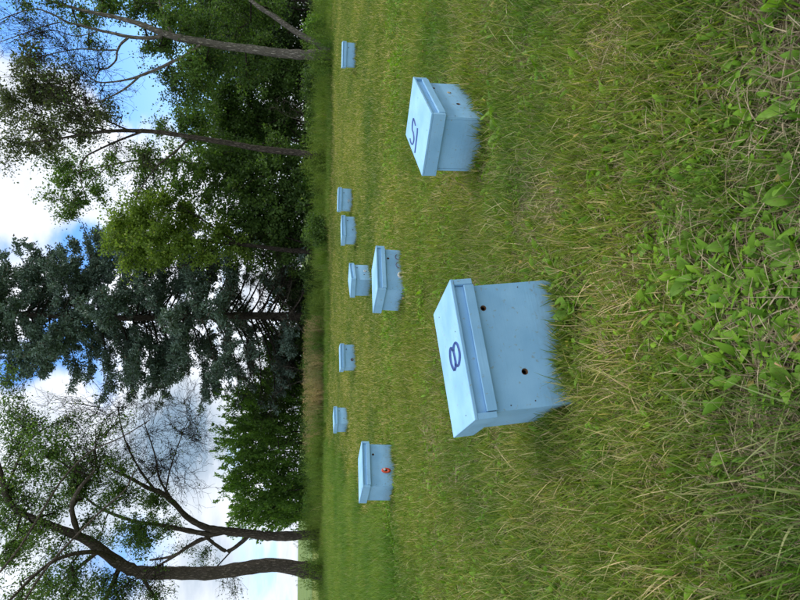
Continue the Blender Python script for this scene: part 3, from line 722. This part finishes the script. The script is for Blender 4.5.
# ------------------------------------------------------------------ trees
def interp(P, R, n):
    P = spline(P, n); R = np.interp(np.linspace(0, 1, len(P)), np.linspace(0, 1, len(R)), R); return P, R
def limb_px(pts, Y, n=5):
    """points (x, y in the photograph, radius in m, optional distance offset) -> smooth limb in the place"""
    P = [tuple(at(q[0], q[1], Y+(q[3] if len(q) > 3 else 0))) for q in pts]; return interp(P, [q[2] for q in pts], n)
def wander(a, b, n, amp, r):
    t = np.linspace(0, 1, n)[:, None]; L = np.linalg.norm(b-a)
    w = np.cumsum(r.normal(0, 1, (n, 3)), 0); w -= w[0]+(w[-1]-w[0])*t
    return a+(b-a)*t+w*amp*L/n
class Tree:
    def __init__(s, name, Y, label, cat='tree', wood=M_bark, leaf=M_leaf, seed=1, group=None):
        s.Y, s.r = Y, np.random.default_rng(seed); s.wood, s.leaf = wood, leaf; s.name, s.label, s.cat, s.group = name, label, cat, group
        s.trunk, s.twig, s.crown = Soup(), Soup(), Soup(); s.LP, s.LR = [], []; s.base = None
    def limb(s, pts, k=10, n=5):
        P, R = limb_px(pts, s.Y, n); R = R*(1+.06*s.r.normal(size=len(R))); 
        if s.base is None: s.base = P[0].copy()
        s.trunk.tube(P, R, k); s.LP.append(P); s.LR.append(R)
    def blob(s, x, y, rx, ry, leaves, dy=0., twigs=14, size=.13, rz=None, bare=False, tone=.5, mult=1.):
        """a clump of foliage: half-sizes rx, ry in picture pixels; carried on twigs from the nearest limb"""
        r = s.r; c = np.array(at(x, y, s.Y+dy)); px = (s.Y+dy)/FPX
        A = np.array([ry*px, (rz if rz is not None else min(rx, ry))*px*1.1, rx*px])
        LP = np.concatenate(s.LP); LR = np.concatenate(s.LR)
        d = np.linalg.norm(LP-c, axis=1)+.8*np.maximum(0, LP[:, 2]-c[2]); i = d.argmin()
        src = LP[i]; L = np.linalg.norm(c-src)
        r0_ = min(LR[i]*.6, .02+.012*L)
        if L > .3:
            P = wander(src, c, max(5, int(L*2.2)), .8, r); s.twig.tube(P, np.linspace(r0_, .012, len(P)), 5)
        else: P = np.array([src, c])
        tips = []
        for k in range(twigs):
            u = unit(r.normal(size=3)); e = c+u*A*r.random()**.33
            b = P[int(len(P)*r.uniform(.15 if bare else .45, 1))-1] if len(P) > 2 else c
            if bare: e = c+(c-src)*r.uniform(-.1, .35)+u*A*1.15*r.random()**.5
            Q = wander(b, e, 6, .9, r); s.twig.tube(Q, np.linspace(.018, .007, 6) if bare else np.linspace(.014, .005, 6), 3); tips.append(Q)
            for q in range(4 if bare else 2):
                b2 = Q[r.integers(1 if bare else 2, 6)]; e2 = b2+unit(unit(e-b)+r.normal(0, .38 if bare else .6, 3))*(r.uniform(.7, 1.9) if bare else r.uniform(.35, .9))
                Q2 = wander(b2, e2, 4, .8, r); s.twig.tube(Q2, np.linspace(.009, .005, 4) if bare else np.linspace(.008, .004, 4), 3); tips.append(Q2)
                if bare:
                    for q3 in range(3):
                        b3 = Q2[r.integers(1, 4)]; Q3 = wander(b3, b3+unit(unit(e2-b2)+r.normal(0, .6, 3))*r.uniform(.2, .5), 3, .5, r); s.twig.tube(Q3, np.linspace(.008, .004, 3), 3)
        if leaves:
            T = np.concatenate(tips); n = int(leaves*2.3*mult)
            k = r.integers(0, len(T), n); pos = T[k]+r.normal(0, .14, (n, 3))*[1, 1, .8]
            D = unit(r.normal(0, 1, (n, 3))+[0, 0, -.5]); L_ = 1.12*size*r.uniform(.6, 1.25, n)
            V, F = leaf_quads(pos, D, L_, L_*.72, .2, r)
            tn = np.clip(r.normal(tone, .25, n)+.25*r.normal(), 0, 1); tn = np.where(r.random(n) < .03, 1.7, tn)
            s.crown.add(V, F, np.repeat(tn, 5))
    def build(s):
        root = empty(s.name, tuple(s.base), s.label, s.cat, s.group); b = s.base
        for nm, S_, m, sm in (('trunk', s.trunk, s.wood, True), ('branches', s.twig, M_twig, False), ('crown', s.crown, s.leaf, False)):
            if S_.n: 
                S_.V = [v-b for v in S_.V]; link(nm, S_.mesh(nm, m, sm), root)
        return root

# left pair (bottom of the picture as stored): a thick curved trunk and a forked one
A = Tree('tree', 31, 'thick single curved trunk tree nearest the bottom left corner of the picture', seed=3, wood=M_bark)
A.limb([(334, 578, 0.533), (322, 574, 0.404), (300, 569, 0.361), (272, 565, 0.344), (240, 569, 0.327), (212, 573, 0.310), (175, 573, 0.310), (140, 572, 0.301), (119, 563, 0.284), (100, 549, 0.249), (85, 539, 0.215), (60, 529, 0.189), (42, 522, 0.172), (22, 513, 0.155), (8, 500, 0.146), (2, 478, 0.120), (-6, 450, 0.095)], 14)
A.limb([(118, 563, 0.129), (95, 552, 0.112, -1), (60, 558, 0.086, -2), (35, 575, 0.069, -3), (10, 600, 0.052, -4)], 7)
A.limb([(120, 566, 0.138), (112, 585, 0.112, 1), (100, 610, 0.086, 2)], 7)
A.limb([(80, 537, 0.146), (74, 520, 0.129, -1), (72, 505, 0.103, -2), (80, 488, 0.077, -3), (95, 470, 0.052, -3)], 7)
A.limb([(140, 572, 0.103), (150, 590, 0.086, 1.5), (165, 612, 0.060, 3)], 6)
A.limb([(100, 550, 0.112), (78, 568, 0.077, 2), (50, 590, 0.060, 3), (20, 612, 0.043, 4)], 6)
A.limb([(0, 572, 0.047, -5), (20, 547, 0.047, -5), (40, 515, 0.043, -5), (62, 480, 0.039, -5), (90, 452, 0.034, -5), (120, 438, 0.026, -5), (150, 420, 0.017, -5)], 5)
A.limb([(25, 600, 0.052, -5), (45, 570, 0.052, -5), (70, 542, 0.043, -5), (100, 512, 0.043, -5), (125, 490, 0.034, -5), (135, 470, 0.026, -5)], 5)
A.limb([(5, 492, 0.077), (14, 470, 0.060), (30, 440, 0.043, 1), (60, 420, 0.026, 2)], 6)
B = Tree('tree', 36, 'forked trunk tree beside the willow shrubs, just above the thick curved trunk', seed=4, wood=M_bark)
B.limb([(326, 538, 0.361), (310, 535, 0.284), (290, 536, 0.267), (268, 536, 0.258), (245, 533, 0.249), (225, 531, 0.232), (205, 527, 0.189), (187, 517, 0.155), (174, 503, 0.146), (160, 492, 0.138), (148, 488, 0.120), (130, 478, 0.086), (112, 470, 0.060)], 12)
B.limb([(226, 531, 0.172), (210, 534, 0.155), (185, 530, 0.138), (160, 525, 0.112), (130, 520, 0.086), (95, 505, 0.069), (70, 480, 0.043)], 9)
B.limb([(250, 534, 0.120), (243, 541, 0.120), (228, 551, 0.112), (216, 545, 0.103), (205, 538, 0.095), (190, 545, 0.086), (175, 556, 0.069), (150, 570, 0.043, 1)], 8)
B.limb([(218, 533, 0.103), (195, 543, 0.095), (172, 556, 0.077, 1), (150, 560, 0.060, 2)], 7)
B.limb([(176, 505, 0.077), (160, 480, 0.060), (155, 455, 0.043), (145, 425, 0.026)], 6)
B.limb([(155, 490, 0.077), (140, 470, 0.060), (125, 440, 0.043), (118, 410, 0.026)], 6)
B.limb([(165, 496, 0.060), (170, 470, 0.043), (180, 440, 0.030), (190, 415, 0.017)], 6)
rA = np.random.default_rng(11)
for (x, y, rx, ry, n, sz) in [(10, 565, 22, 28, 500, .13), (40, 585, 25, 22, 420, .13), (20, 530, 20, 22, 380, .13), (55, 555, 22, 22, 300, .12), (75, 585, 22, 20, 330, .13), (95, 590, 18, 16, 220, .12),
      (15, 490, 22, 25, 520, .13), (35, 468, 24, 22, 480, .13), (12, 445, 18, 22, 420, .13), (45, 440, 24, 16, 380, .13), (55, 495, 24, 20, 480, .13), (30, 420, 22, 14, 260, .12), (10, 410, 16, 14, 260, .12),
      (75, 465, 20, 20, 420, .13), (85, 485, 20, 14, 380, .13), (95, 440, 20, 16, 260, .12), (70, 425, 18, 12, 200, .12), (95, 520, 12, 14, 150, .12), (130, 590, 20, 14, 200, .12), (160, 595, 16, 12, 160, .12), (40, 535, 18, 10, 160, .12), (0, 520, 14, 14, 200, .13), (0, 380, 14, 18, 160, .13),
      (115, 425, 20, 12, 120, .11), (65, 600, 20, 16, 260, .13), (20, 605, 22, 18, 280, .13), (110, 612, 20, 16, 200, .12)]:
    A.blob(x, y, rx, ry, n, rA.normal(0, 1.6), 18, sz*.80, tone=.38, mult=1.6)
for (x, y, rx, ry, n, sz) in [(135, 530, 26, 18, 760, .13), (115, 500, 22, 18, 560, .13), (150, 505, 20, 14, 520, .13), (165, 525, 16, 12, 300, .12), (120, 465, 20, 14, 260, .12), (140, 545, 18, 10, 260, .12), (100, 455, 18, 14, 240, .12), (95, 545, 14, 10, 120, .12), (205, 558, 12, 9, 130, .10), (185, 548, 14, 9, 110, .10), (150, 470, 16, 12, 90, .10), (235, 590, 14, 9, 60, .1)]:
    B.blob(x, y, rx, ry, n, rA.normal(0, 1.3), 18, sz*.80, tone=.34, mult=1.6)
for (x, y, rx, ry) in [(170, 455, 22, 22), (150, 430, 24, 18), (175, 430, 22, 16), (130, 445, 22, 20), (110, 425, 20, 18), (190, 425, 16, 12), (150, 405, 20, 12), (185, 478, 12, 12), (140, 460, 18, 18), (90, 420, 22, 14), (160, 470, 16, 16), (200, 440, 14, 12), (120, 400, 24, 12), (185, 400, 16, 12), (70, 400, 22, 12), (105, 480, 20, 16)]:
    B.blob(x, y, rx, ry, 14, rA.normal(0, 1.2), 11, .10, bare=True)
for (x, y, rx, ry) in [(60, 440, 26, 20), (95, 460, 24, 20), (30, 500, 24, 20), (150, 585, 20, 16), (120, 585, 22, 16)]:
    A.blob(x, y, rx, ry, 40, rA.normal(0, 1.2), 14, .11, bare=True)
A.build(); B.build()

# right: a forked pale trunk (top of the picture as stored)
Ct = Tree('tree', 31, 'tall pale barked tree with a forked base behind the lone blue hive', seed=5, wood=M_bark_lt, leaf=M_leaf)
Ct.limb([(333, 54, 0.363), (325, 54, 0.277), (310, 55, 0.251), (290, 54, 0.238), (270, 52, 0.224), (250, 49, 0.211), (225, 46, 0.198), (204, 42, 0.185), (180, 38, 0.172), (160, 32, 0.158), (140, 24, 0.125), (115, 17, 0.099), (90, 12, 0.079), (60, 4, 0.059), (30, -6, 0.046)], 14)
Ct.limb([(328, 52, 0.198), (318, 44, 0.172), (306, 38, 0.158), (290, 28, 0.139), (275, 17, 0.125), (262, 9, 0.112), (252, 1, 0.099), (240, -12, 0.086)], 10)
Ct.limb([(162, 36, 0.106), (150, 38, 0.099), (130, 37, 0.086), (112, 33, 0.073), (98, 30, 0.066), (80, 25, 0.056), (67, 22, 0.050), (52, 14, 0.040), (35, 9, 0.033), (15, 14, 0.026), (-5, 22, 0.020)], 8)
Ct.limb([(128, 38, 0.066), (121, 44, 0.059), (117, 52, 0.053), (116, 60, 0.046), (108, 68, 0.040), (100, 70, 0.033), (94, 80, 0.023)], 7)
Ct.limb([(116, 50, 0.040), (100, 50, 0.033), (80, 49, 0.026), (60, 52, 0.023), (42, 56, 0.020)], 6)
Ct.limb([(172, 62, 0.079), (160, 68, 0.073), (145, 74, 0.066), (130, 79, 0.053), (112, 82, 0.040), (98, 82, 0.033), (88, 76, 0.023)], 7)
Ct.limb([(200, 45, 0.086), (188, 54, 0.079), (172, 62, 0.079)], 7)
Ct.limb([(140, 76, 0.053), (126, 88, 0.046), (112, 96, 0.036), (98, 102, 0.030), (80, 106, 0.020), (60, 112, 0.013)], 6)
Ct.limb([(172, 34, 0.066), (165, 20, 0.059), (160, 5, 0.046), (158, -10, 0.040)], 6)
Ct.limb([(60, 22, 0.033), (45, 26, 0.026), (25, 33, 0.023), (0, 42, 0.020)], 5)
Ct.limb([(96, 32, 0.033), (75, 36, 0.026), (52, 30, 0.023), (30, 36, 0.020), (5, 44, 0.013)], 5)
rC = np.random.default_rng(12)
for (x, y, rx, ry, n, sz) in [(110, 8, 26, 14, 800, .13), (150, 5, 24, 14, 800, .13), (190, 10, 24, 16, 800, .13), (225, 8, 24, 16, 800, .13), (250, 20, 20, 16, 560, .13), (170, 22, 22, 12, 420, .12),
      (85, 18, 16, 12, 320, .12), (60, 4, 18, 10, 220, .12), (100, 45, 12, 7, 90, .11), (155, 52, 16, 10, 300, .12), (170, 42, 16, 8, 300, .12), (175, 80, 16, 10, 330, .12), (190, 68, 16, 12, 380, .13), (215, 65, 22, 12, 620, .13),
      (205, 25, 20, 14, 500, .13), (235, 35, 20, 14, 500, .13), (270, 8, 18, 14, 500, .13), (88, 32, 12, 7, 110, .11), (20, 5, 18, 10, 180, .12), (245, 75, 22, 14, 600, .13), (140, 12, 18, 8, 380, .12), (260, 45, 18, 10, 300, .12), (180, 98, 16, 12, 380, .12), (200, 95, 16, 14, 400, .12)]:
    Ct.blob(x, y, rx, ry, n, rC.normal(1.5, 1.1), 14, sz*.9, tone=.42, mult=1.15)
for (x, y, rx, ry) in [(35, 30, 30, 16), (60, 40, 26, 14), (30, 55, 28, 14), (75, 60, 22, 12), (100, 90, 20, 16), (60, 85, 26, 16), (20, 20, 22, 14), (85, 105, 20, 14), (95, 65, 16, 16)]:
    Ct.blob(x, y, rx, ry, 30, rC.normal(0, 1.2), 11, .10, bare=True)
Ct.build()
Dt = Tree('tree', 34, 'slender straight dark trunk tree between the pale forked tree and the spruce', seed=6, wood=M_bark, leaf=M_leaf_olive)
Dt.limb([(330, 160, 0.240), (319, 157, 0.200), (300, 153, 0.184), (280, 151, 0.168), (255, 148, 0.160), (234, 144, 0.152), (210, 140, 0.136), (191, 137, 0.128), (165, 133, 0.120), (144, 131, 0.104), (110, 131, 0.088), (80, 135, 0.064), (50, 140, 0.048), (20, 143, 0.032)], 10)
Dt.limb([(144, 131, 0.064), (120, 140, 0.056), (98, 150, 0.048), (85, 158, 0.040), (80, 175, 0.028), (85, 195, 0.020)], 6)
Dt.limb([(130, 131, 0.056), (110, 122, 0.048), (90, 112, 0.040), (65, 105, 0.032), (40, 95, 0.024)], 6)
Dt.limb([(190, 137, 0.064), (175, 152, 0.056), (158, 165, 0.044), (145, 182, 0.032), (135, 200, 0.024)], 6)
Dt.limb([(110, 131, 0.048), (85, 125, 0.040), (55, 120, 0.032), (25, 110, 0.024), (0, 100, 0.016)], 5)
Dt.limb([(80, 135, 0.040), (50, 128, 0.032), (20, 130, 0.024), (-5, 135, 0.016)], 5)
for (x, y, rx, ry, n, sz) in [(25, 52, 14, 12, 320, .13), (22, 80, 18, 16, 420, .13), (45, 75, 22, 14, 520, .13), (35, 100, 24, 14, 560, .13), (60, 95, 20, 12, 420, .13), (70, 78, 14, 10, 280, .12), (15, 120, 20, 14, 480, .13), (40, 125, 22, 12, 460, .13), (65, 120, 22, 12, 420, .13), (30, 145, 20, 12, 360, .12),
      (95, 115, 18, 12, 380, .12), (85, 135, 20, 10, 340, .12), (50, 148, 20, 10, 260, .12), (10, 145, 16, 12, 240, .12), (100, 110, 12, 10, 200, .12), (5, 95, 14, 12, 240, .12), (5, 165, 8, 8, 70, .11)]:
    Dt.blob(x, y, rx, ry, n, rC.normal(0, 1.4), 12, sz, tone=.45)
for (x, y, rx, ry) in [(30, 110, 30, 20), (60, 135, 28, 14), (20, 70, 26, 20), (110, 150, 22, 14), (145, 165, 20, 16)]:
    Dt.blob(x, y, rx, ry, 30, rC.normal(0, 1.2), 9, .10, bare=True)
Dt2 = Dt; Dt.build()
# the hanging greener branch is the left part of a third tree of the same kind, standing behind
Et = Tree('tree', 40, 'leafy green tree behind the slender dark trunk, its clumps hanging into the sky', seed=8, wood=M_bark, leaf=M_leaf)
Et.limb([(318, 196, 0.143), (290, 190, 0.121), (260, 182, 0.105), (230, 172, 0.094), (200, 165, 0.083), (170, 160, 0.066), (140, 160, 0.055), (110, 165, 0.044), (80, 172, 0.033)], 8)
Et.limb([(230, 172, 0.055), (215, 190, 0.044), (200, 205, 0.033), (185, 215, 0.022)], 6)
Et.limb([(200, 165, 0.055), (195, 145, 0.044), (185, 125, 0.033), (175, 108, 0.022)], 6)
Et.limb([(110, 165, 0.033), (92, 180, 0.028), (78, 195, 0.022), (70, 210, 0.017)], 6)
for (x, y, rx, ry, n, sz) in [(70, 165, 16, 12, 380, .14), (62, 185, 14, 14, 420, .14), (75, 200, 14, 12, 380, .14), (65, 212, 12, 9, 280, .14), (90, 175, 14, 12, 300, .14), (95, 195, 14, 9, 240, .14), (50, 198, 9, 7, 110, .14), (112, 168, 12, 10, 170, .14), (45, 155, 14, 10, 240, .14), (110, 160, 10, 8, 140, .13),
      (140, 148, 16, 12, 420, .14), (145, 170, 18, 14, 460, .14), (150, 192, 16, 12, 380, .14), (170, 160, 18, 14, 500, .14), (175, 185, 18, 14, 520, .14), (200, 175, 20, 16, 620, .14), (180, 125, 18, 14, 520, .14), (200, 110, 18, 14, 520, .14), (160, 128, 12, 10, 260, .13), (205, 135, 18, 14, 460, .14), (225, 160, 18, 16, 420, .14), (205, 198, 14, 12, 260, .14)]:
    Et.blob(x, y, rx, ry, n, rC.normal(0, 1.4), 12, sz, tone=.55)
Et.build()
Lt = Tree('tree', 36.5, 'sunny yellow green tree directly above the blue spruce', seed=9, wood=M_twig, leaf=M_leaf_light)
Lt.limb([(312, 252, 0.150), (285, 250, 0.135), (255, 246, 0.120), (225, 243, 0.100), (195, 240, 0.080), (165, 238, 0.060), (140, 238, 0.040)], 8)
Lt.limb([(240, 245, 0.070), (215, 228, 0.055), (195, 215, 0.040), (178, 205, 0.025)], 6)
Lt.limb([(225, 243, 0.060), (205, 255, 0.050), (185, 265, 0.035), (160, 270, 0.025)], 6)
for (x, y, rx, ry, n, sz) in [(118, 222, 10, 10, 340, .17), (135, 212, 12, 12, 420, .17), (160, 205, 14, 12, 460, .17), (180, 212, 16, 14, 460, .17), (112, 240, 10, 12, 340, .17), (125, 250, 14, 14, 620, .17), (130, 230, 14, 12, 560, .17), (140, 265, 14, 12, 460, .17), (150, 245, 18, 16, 760, .17), (150, 222, 14, 12, 500, .17), (165, 262, 16, 14, 520, .17), (170, 232, 18, 16, 660, .17), (185, 250, 18, 16, 560, .17), (195, 225, 18, 14, 500, .17), (205, 262, 16, 14, 360, .17), (215, 240, 18, 16, 480, .17), (235, 255, 18, 14, 380, .17), (125, 272, 8, 8, 160, .17)]:
    Lt.blob(x, y-6, rx, ry, n, rC.normal(0, 1.), 12, sz*.8, tone=.6, mult=1.3)
Lt.build()

# ------------------------------------------------------------------ blue spruce
def spruce(Y, px_y, label):
    r = np.random.default_rng(17); b0 = at(315, px_y, Y); base = np.array([b0.x, b0.y, 0.])
    Ht = 36.; tr, br, nd = Soup(), Soup(), Soup()
    zs = np.linspace(0, Ht, 24); tp = np.stack([base[0]+.12*np.sin(zs*.35), base[1]+0*zs, zs], 1); tr.tube(tp, .30*(1-zs/Ht*.93), 12)
    z = 2.2; k = 0
    while z < Ht-1:
        f = z/Ht; L = 8.0*(1-f)**.70*min(1., .74+z/30.) * r.uniform(.72, 1.1); az = k*2.39996+r.normal(0, .5); k += 1
        n = 12; t = np.linspace(0, 1, n)
        # droops, then turns up at the end
        droop = (1.25-.9*f)*r.uniform(.7, 1.2)
        rad = L*t; zz = z+L*(-.42*droop*t+.30*droop*t**3)+.0
        P = np.stack([base[0]+rad*cos(az), base[1]+rad*sin(az), zz], 1); P += np.cumsum(r.normal(0, .07, P.shape), 0)*t[:, None]
        br.tube(P, np.linspace(.035+.045*(1-f), .010, n), 5)
        live = (.22 if z > 9 else .34)                       # low branches are bare near the trunk
        dead = z < 9.5 and r.random() < (.80 if z < 6.5 else .45)
        m = int(8+L*4.2)
        for q in range(m):
            tt = r.uniform(live, 1.0) if q else 1.0; p = np.array([np.interp(tt, t, P[:, c]) for c in range(3)])
            sgn = 1 if q % 2 else -1; sl = (.35+.34*L*(1.08-tt))*r.uniform(.6, 1.2)
            dr = np.array([cos(az+sgn*r.uniform(.5, 1.2)), sin(az+sgn*r.uniform(.5, 1.2)), r.uniform(-.55, .05)])
            if q == 0: dr = np.array([cos(az), sin(az), .3])
            sl = min(sl, 2.0); Q = p+dr*sl*np.linspace(0, 1, 5)[:, None]; Q[:, 2] -= .12*sl*np.linspace(0, 1, 5)**2
            br.tube(Q, np.linspace(.012, .005, 5), 3)
            if dead and r.random() < .9:
                for w in range(9):
                    b = Q[r.integers(1, 5)]; e = b+unit(dr+r.normal(0, .6, 3)-[0, 0, .4])*r.uniform(.2, .6); br.tube(np.array([b, e]), np.array([.006, .003]), 3)
                continue
            ns = int(24+sl*34); u = r.uniform(.1, 1.05, ns)**.8
            c = np.stack([np.interp(u, np.linspace(0, 1, 5), Q[:, cc]) for cc in range(3)], 1)+r.normal(0, .10, (ns, 3))
            D = unit(unit(dr)*.6+r.normal(0, .7, (ns, 3))+[0, 0, -.05]); l_ = r.uniform(.13, .27, ns)
            V, F = leaf_quads(c, D, l_, l_*.42, .35, r)
            tn = np.clip(r.normal(.50, .22, ns)+.30*(tt-.6)+r.normal(0, .1), 0, 1); tn = np.where(r.random(ns) < .035+.25*(z < 9)*(tt < .6), 1.8, tn)
            nd.add(V, F, np.repeat(tn, 5))
        z += r.uniform(.09, .15)*(1+.4*(1-f))
    root = empty('spruce_tree', tuple(base), label, 'tree')
    for nm, S_, m_, sm in (('trunk', tr, M_bark, True), ('branches', br, M_twig, False), ('crown', nd, M_spruce, False)):
        S_.V = [v-base for v in S_.V]; link(nm, S_.mesh(nm, m_, sm), root)
spruce(43, 318, 'tall blue green spruce with bare brown lower branches in the tree row')

# ------------------------------------------------------------------ shrubs
def shrub(x, y, Y, wpx, top, label, leaf, seed, n=9000, size=.16, plume=False, name='shrub', group=None, tone=.45, stems=9):
    """stands at distance Y under picture point (x is the top of the crown, y its centre)"""
    r = np.random.default_rng(seed); c = at(310, y, Y); hgt = at(top, y, Y).z; hw = wpx*Y/FPX/2; base = np.array([c.x, c.y, 0.])
    w, f = Soup(), Soup(); nb = 26
    pos_all, dirs = [], []
    for s_ in range(stems):
        a = r.uniform(0, 2*pi); rr = hw*.75*r.random()**.5; e = np.array([rr*cos(a), rr*sin(a)*.8, hgt*r.uniform(.7, .97)*(1-.25*(rr/hw)**2)])
        b = np.array([r.normal(0, hw*.22), r.normal(0, .4), 0]); P = wander(b, e, 8, .6, r); w.tube(P, np.linspace(.07, .015, 8), 5)
        m = n//stems
        for q in range(nb):
            p = P[r.integers(2, 8)]+r.normal(0, 1, 3)*[hw*.30, hw*.26, hgt*.12]; p[2] = np.clip(p[2], .25, hgt*1.0)
            sz = np.array([.5, .5, .45])*r.uniform(.55, 1.15)*(1+.1*hgt/4)
            k = m//nb; 
            if plume:
                d = unit(np.array([p[0]/hw*.6, p[1]/hw*.6, 1.])+r.normal(0, .38, 3)); t = r.random(k)**.8; ll = r.uniform(.9, 1.9)
                pos = p+d*ll*(t[:, None]-.3)+r.normal(0, .20, (k, 3))*(1.05-t)[:, None]; D = unit(d+r.normal(0, .5, (k, 3)))
                w.tube(np.array([p-d*ll*.3, p+d*ll*.6]), np.array([.012, .004]), 3)
            else:
                pos = p+unit(r.normal(size=(k, 3)))*(r.random((k, 1))**.4)*sz; D = unit(r.normal(size=(k, 3))+[0, 0, .1])
            L_ = size*r.uniform(.6, 1.3, k); V, F = leaf_quads(pos, D, L_, L_*(.42 if plume else .65), .2, r)
            tn = np.clip(r.normal(tone, .22, k)+.18*r.normal(), 0, 1); tn = np.where(r.random(k) < .02, 1.7, tn); f.add(V, F, np.repeat(tn, 5))
    root = empty(name, tuple(base), label, 'shrub', group)
    link('branches', w.mesh('branches', M_twig), root); link('crown', f.mesh('crown', leaf), root)
# willows to the left
shrub(236, 402, 44, 56, 232, 'feathery green willow shrub just below the spruce and touching it', M_willow, 1, 15000, .22, True, 'willow_shrub')
shrub(228, 440, 43, 60, 224, 'second willow shrub below the spruce, reaching farthest into the sky', M_willow, 2, 16000, .22, True, 'willow_shrub', tone=.55)
shrub(232, 478, 43, 56, 230, 'third willow shrub below the spruce, with jagged pointed top', M_willow, 3, 15000, .22, True, 'willow_shrub')
shrub(245, 510, 44, 44, 240, 'willow shrub next to the forked trunk, at the open end of the row', M_willow, 4, 12000, .22, True, 'willow_shrub', tone=.55)
# undergrowth behind the trunks
shrub(215, 12, 44, 62, 190, 'dark shrub behind the top right leaning stem of the forked tree', M_bush_dk, 11, 16000, .20, tone=.3)
shrub(215, 52, 46, 60, 195, 'dark bushy undergrowth directly behind the forked tree', M_bush_dk, 12, 15000, .20, tone=.35)
shrub(200, 92, 45, 60, 185, 'mid green shrub between the forked tree and the slender trunk', M_bush, 13, 17000, .20, tone=.5)
shrub(215, 132, 45, 54, 180, 'green shrub just above the slender dark trunk', M_bush, 14, 15000, .20, tone=.4)
shrub(225, 172, 40, 58, 185, 'green shrub just below the slender dark trunk', M_bush, 15, 14000, .20, tone=.5)
shrub(235, 208, 39, 56, 205, 'round green shrub midway between slender trunk and spruce', M_bush, 16, 14000, .20, tone=.55)
shrub(245, 245, 40, 58, 222, 'green shrub at the upper side of the spruce foot', M_bush, 17, 14000, .20, tone=.55)
shrub(265, 290, 46, 52, 268, 'low dark shrub under the bare spruce branches', M_bush_dk, 18, 11000, .20, tone=.35)
shrub(258, 345, 46, 56, 262, 'low green shrub under the lower side of the spruce', M_bush, 19, 12000, .20, tone=.45)
shrub(250, 380, 48, 40, 255, 'dark shrub squeezed between spruce and first willow', M_bush_dk, 20, 9000, .20, tone=.4)
shrub(300, 240, 37, 22, 306, 'small round bush in the rough grass before the undergrowth', M_bush, 21, 2600, .14, name='small_bush', tone=.6, stems=4)
shrub(310, 228, 33.5, 26, 309, 'low grey green bush at the lawn edge behind the paired hives', M_bush, 22, 4200, .13, name='small_bush', tone=.75, stems=6)
for k, (yy, YY, ww, tt, lb) in enumerate([(30, 37, 20, 305, 'low leafy undergrowth bush above the base of the forked tree'), (85, 38, 26, 303, 'low bush in the rough grass just below the forked pale tree'), (118, 37, 18, 307, 'low bush nearly touching the slender dark trunk from above'), (178, 38, 24, 303, 'low round bush below the slender dark trunk'), (272, 38, 26, 302, 'low bush before the spruce, above its trunk'), (322, 38, 24, 304, 'low bush at the foot of the spruce, below its trunk'), (362, 38, 22, 305, 'low weedy bush beyond the second farthest hive'), (418, 38, 26, 304, 'low bush before the willows, behind the farthest hive'), (462, 37.5, 26, 303, 'low bush before the highest willow'), (505, 38, 22, 306, 'low bush before the last willow, above the forked trunk')]):
    shrub(305, yy, YY, ww, tt, lb, M_bush if k % 3 else M_willow, 60+k, 2600, .14, name='small_bush', tone=.5, stems=5)
# taller trees further back closing the gaps
shrub(120, 60, 56, 90, 150, 'tall dense tree farthest back behind the forked tree', M_bush_dk, 31, 22000, .26, name='back_tree', tone=.4, stems=12)
shrub(150, 150, 56, 90, 185, 'broad dense tree farthest back behind the slender trunk', M_bush, 32, 20000, .26, name='back_tree', tone=.4, stems=12)
shrub(170, 0, 54, 80, 165, 'dense dark tree farthest back in the top right corner', M_bush_dk, 33, 20000, .26, name='back_tree', tone=.35, stems=12)

def dead_bush(x, y, Y, limbs, label, seed, rad=.03):
    r = np.random.default_rng(seed); S = Soup(); base = np.array(at(x, y, Y)); base[2] = 0
    for pts in limbs:
        P, R = limb_px([(a, b, rad*(1-.7*k/len(pts)), r.normal(0, .4)) for k, (a, b) in enumerate(pts)], Y, 4); S.tube(P, R, 5)
        for q in range(len(P)*2):
            b = P[r.integers(1, len(P))]; e = b+unit(r.normal(0, 1, 3)+[0, 0, .5])*r.uniform(.3, 1.0); Q = wander(b, e, 5, .8, r); S.tube(Q, np.linspace(.010, .003, 5), 3)
            for w in range(2):
                b2 = Q[r.integers(1, 5)]; S.tube(np.array([b2, b2+unit(r.normal(0, 1, 3)+[0, 0, .3])*r.uniform(.1, .4)]), np.array([.005, .002]), 3)
    S.V = [v-base for v in S.V]; o = link('dead_sapling', S.mesh('dead_sapling', M_deadwood)); o.location = tuple(base); tag(o, label, 'dead tree')
dead_bush(305, 338, 41, [[(308, 338), (298, 325), (292, 311), (280, 298), (267, 279), (258, 268), (245, 262)], [(292, 311), (300, 300), (304, 290)], [(286, 303), (290, 290), (292, 280)], [(292, 311), (285, 320), (278, 332)]], 'pale bare dead sapling leaning in front of the spruce', 1, .045)
dead_bush(305, 210, 42, [[(308, 205), (290, 200), (270, 196), (250, 200), (235, 205)], [(300, 203), (285, 190), (268, 180)], [(300, 208), (280, 215), (262, 222)]], 'grey leafless brush between the green shrubs', 2, .03)
dead_bush(305, 375, 41, [[(308, 372), (295, 368), (280, 366), (262, 368)], [(306, 380), (290, 385), (275, 395)]], 'thin pale dead stems just below the foot of the spruce', 3, .025)
dead_bush(308, 122, 41, [[(310, 125), (300, 120), (288, 116), (275, 108)], [(308, 122), (298, 108), (285, 100)]], 'pale dead twigs low beside the slender dark trunk', 4, .022)
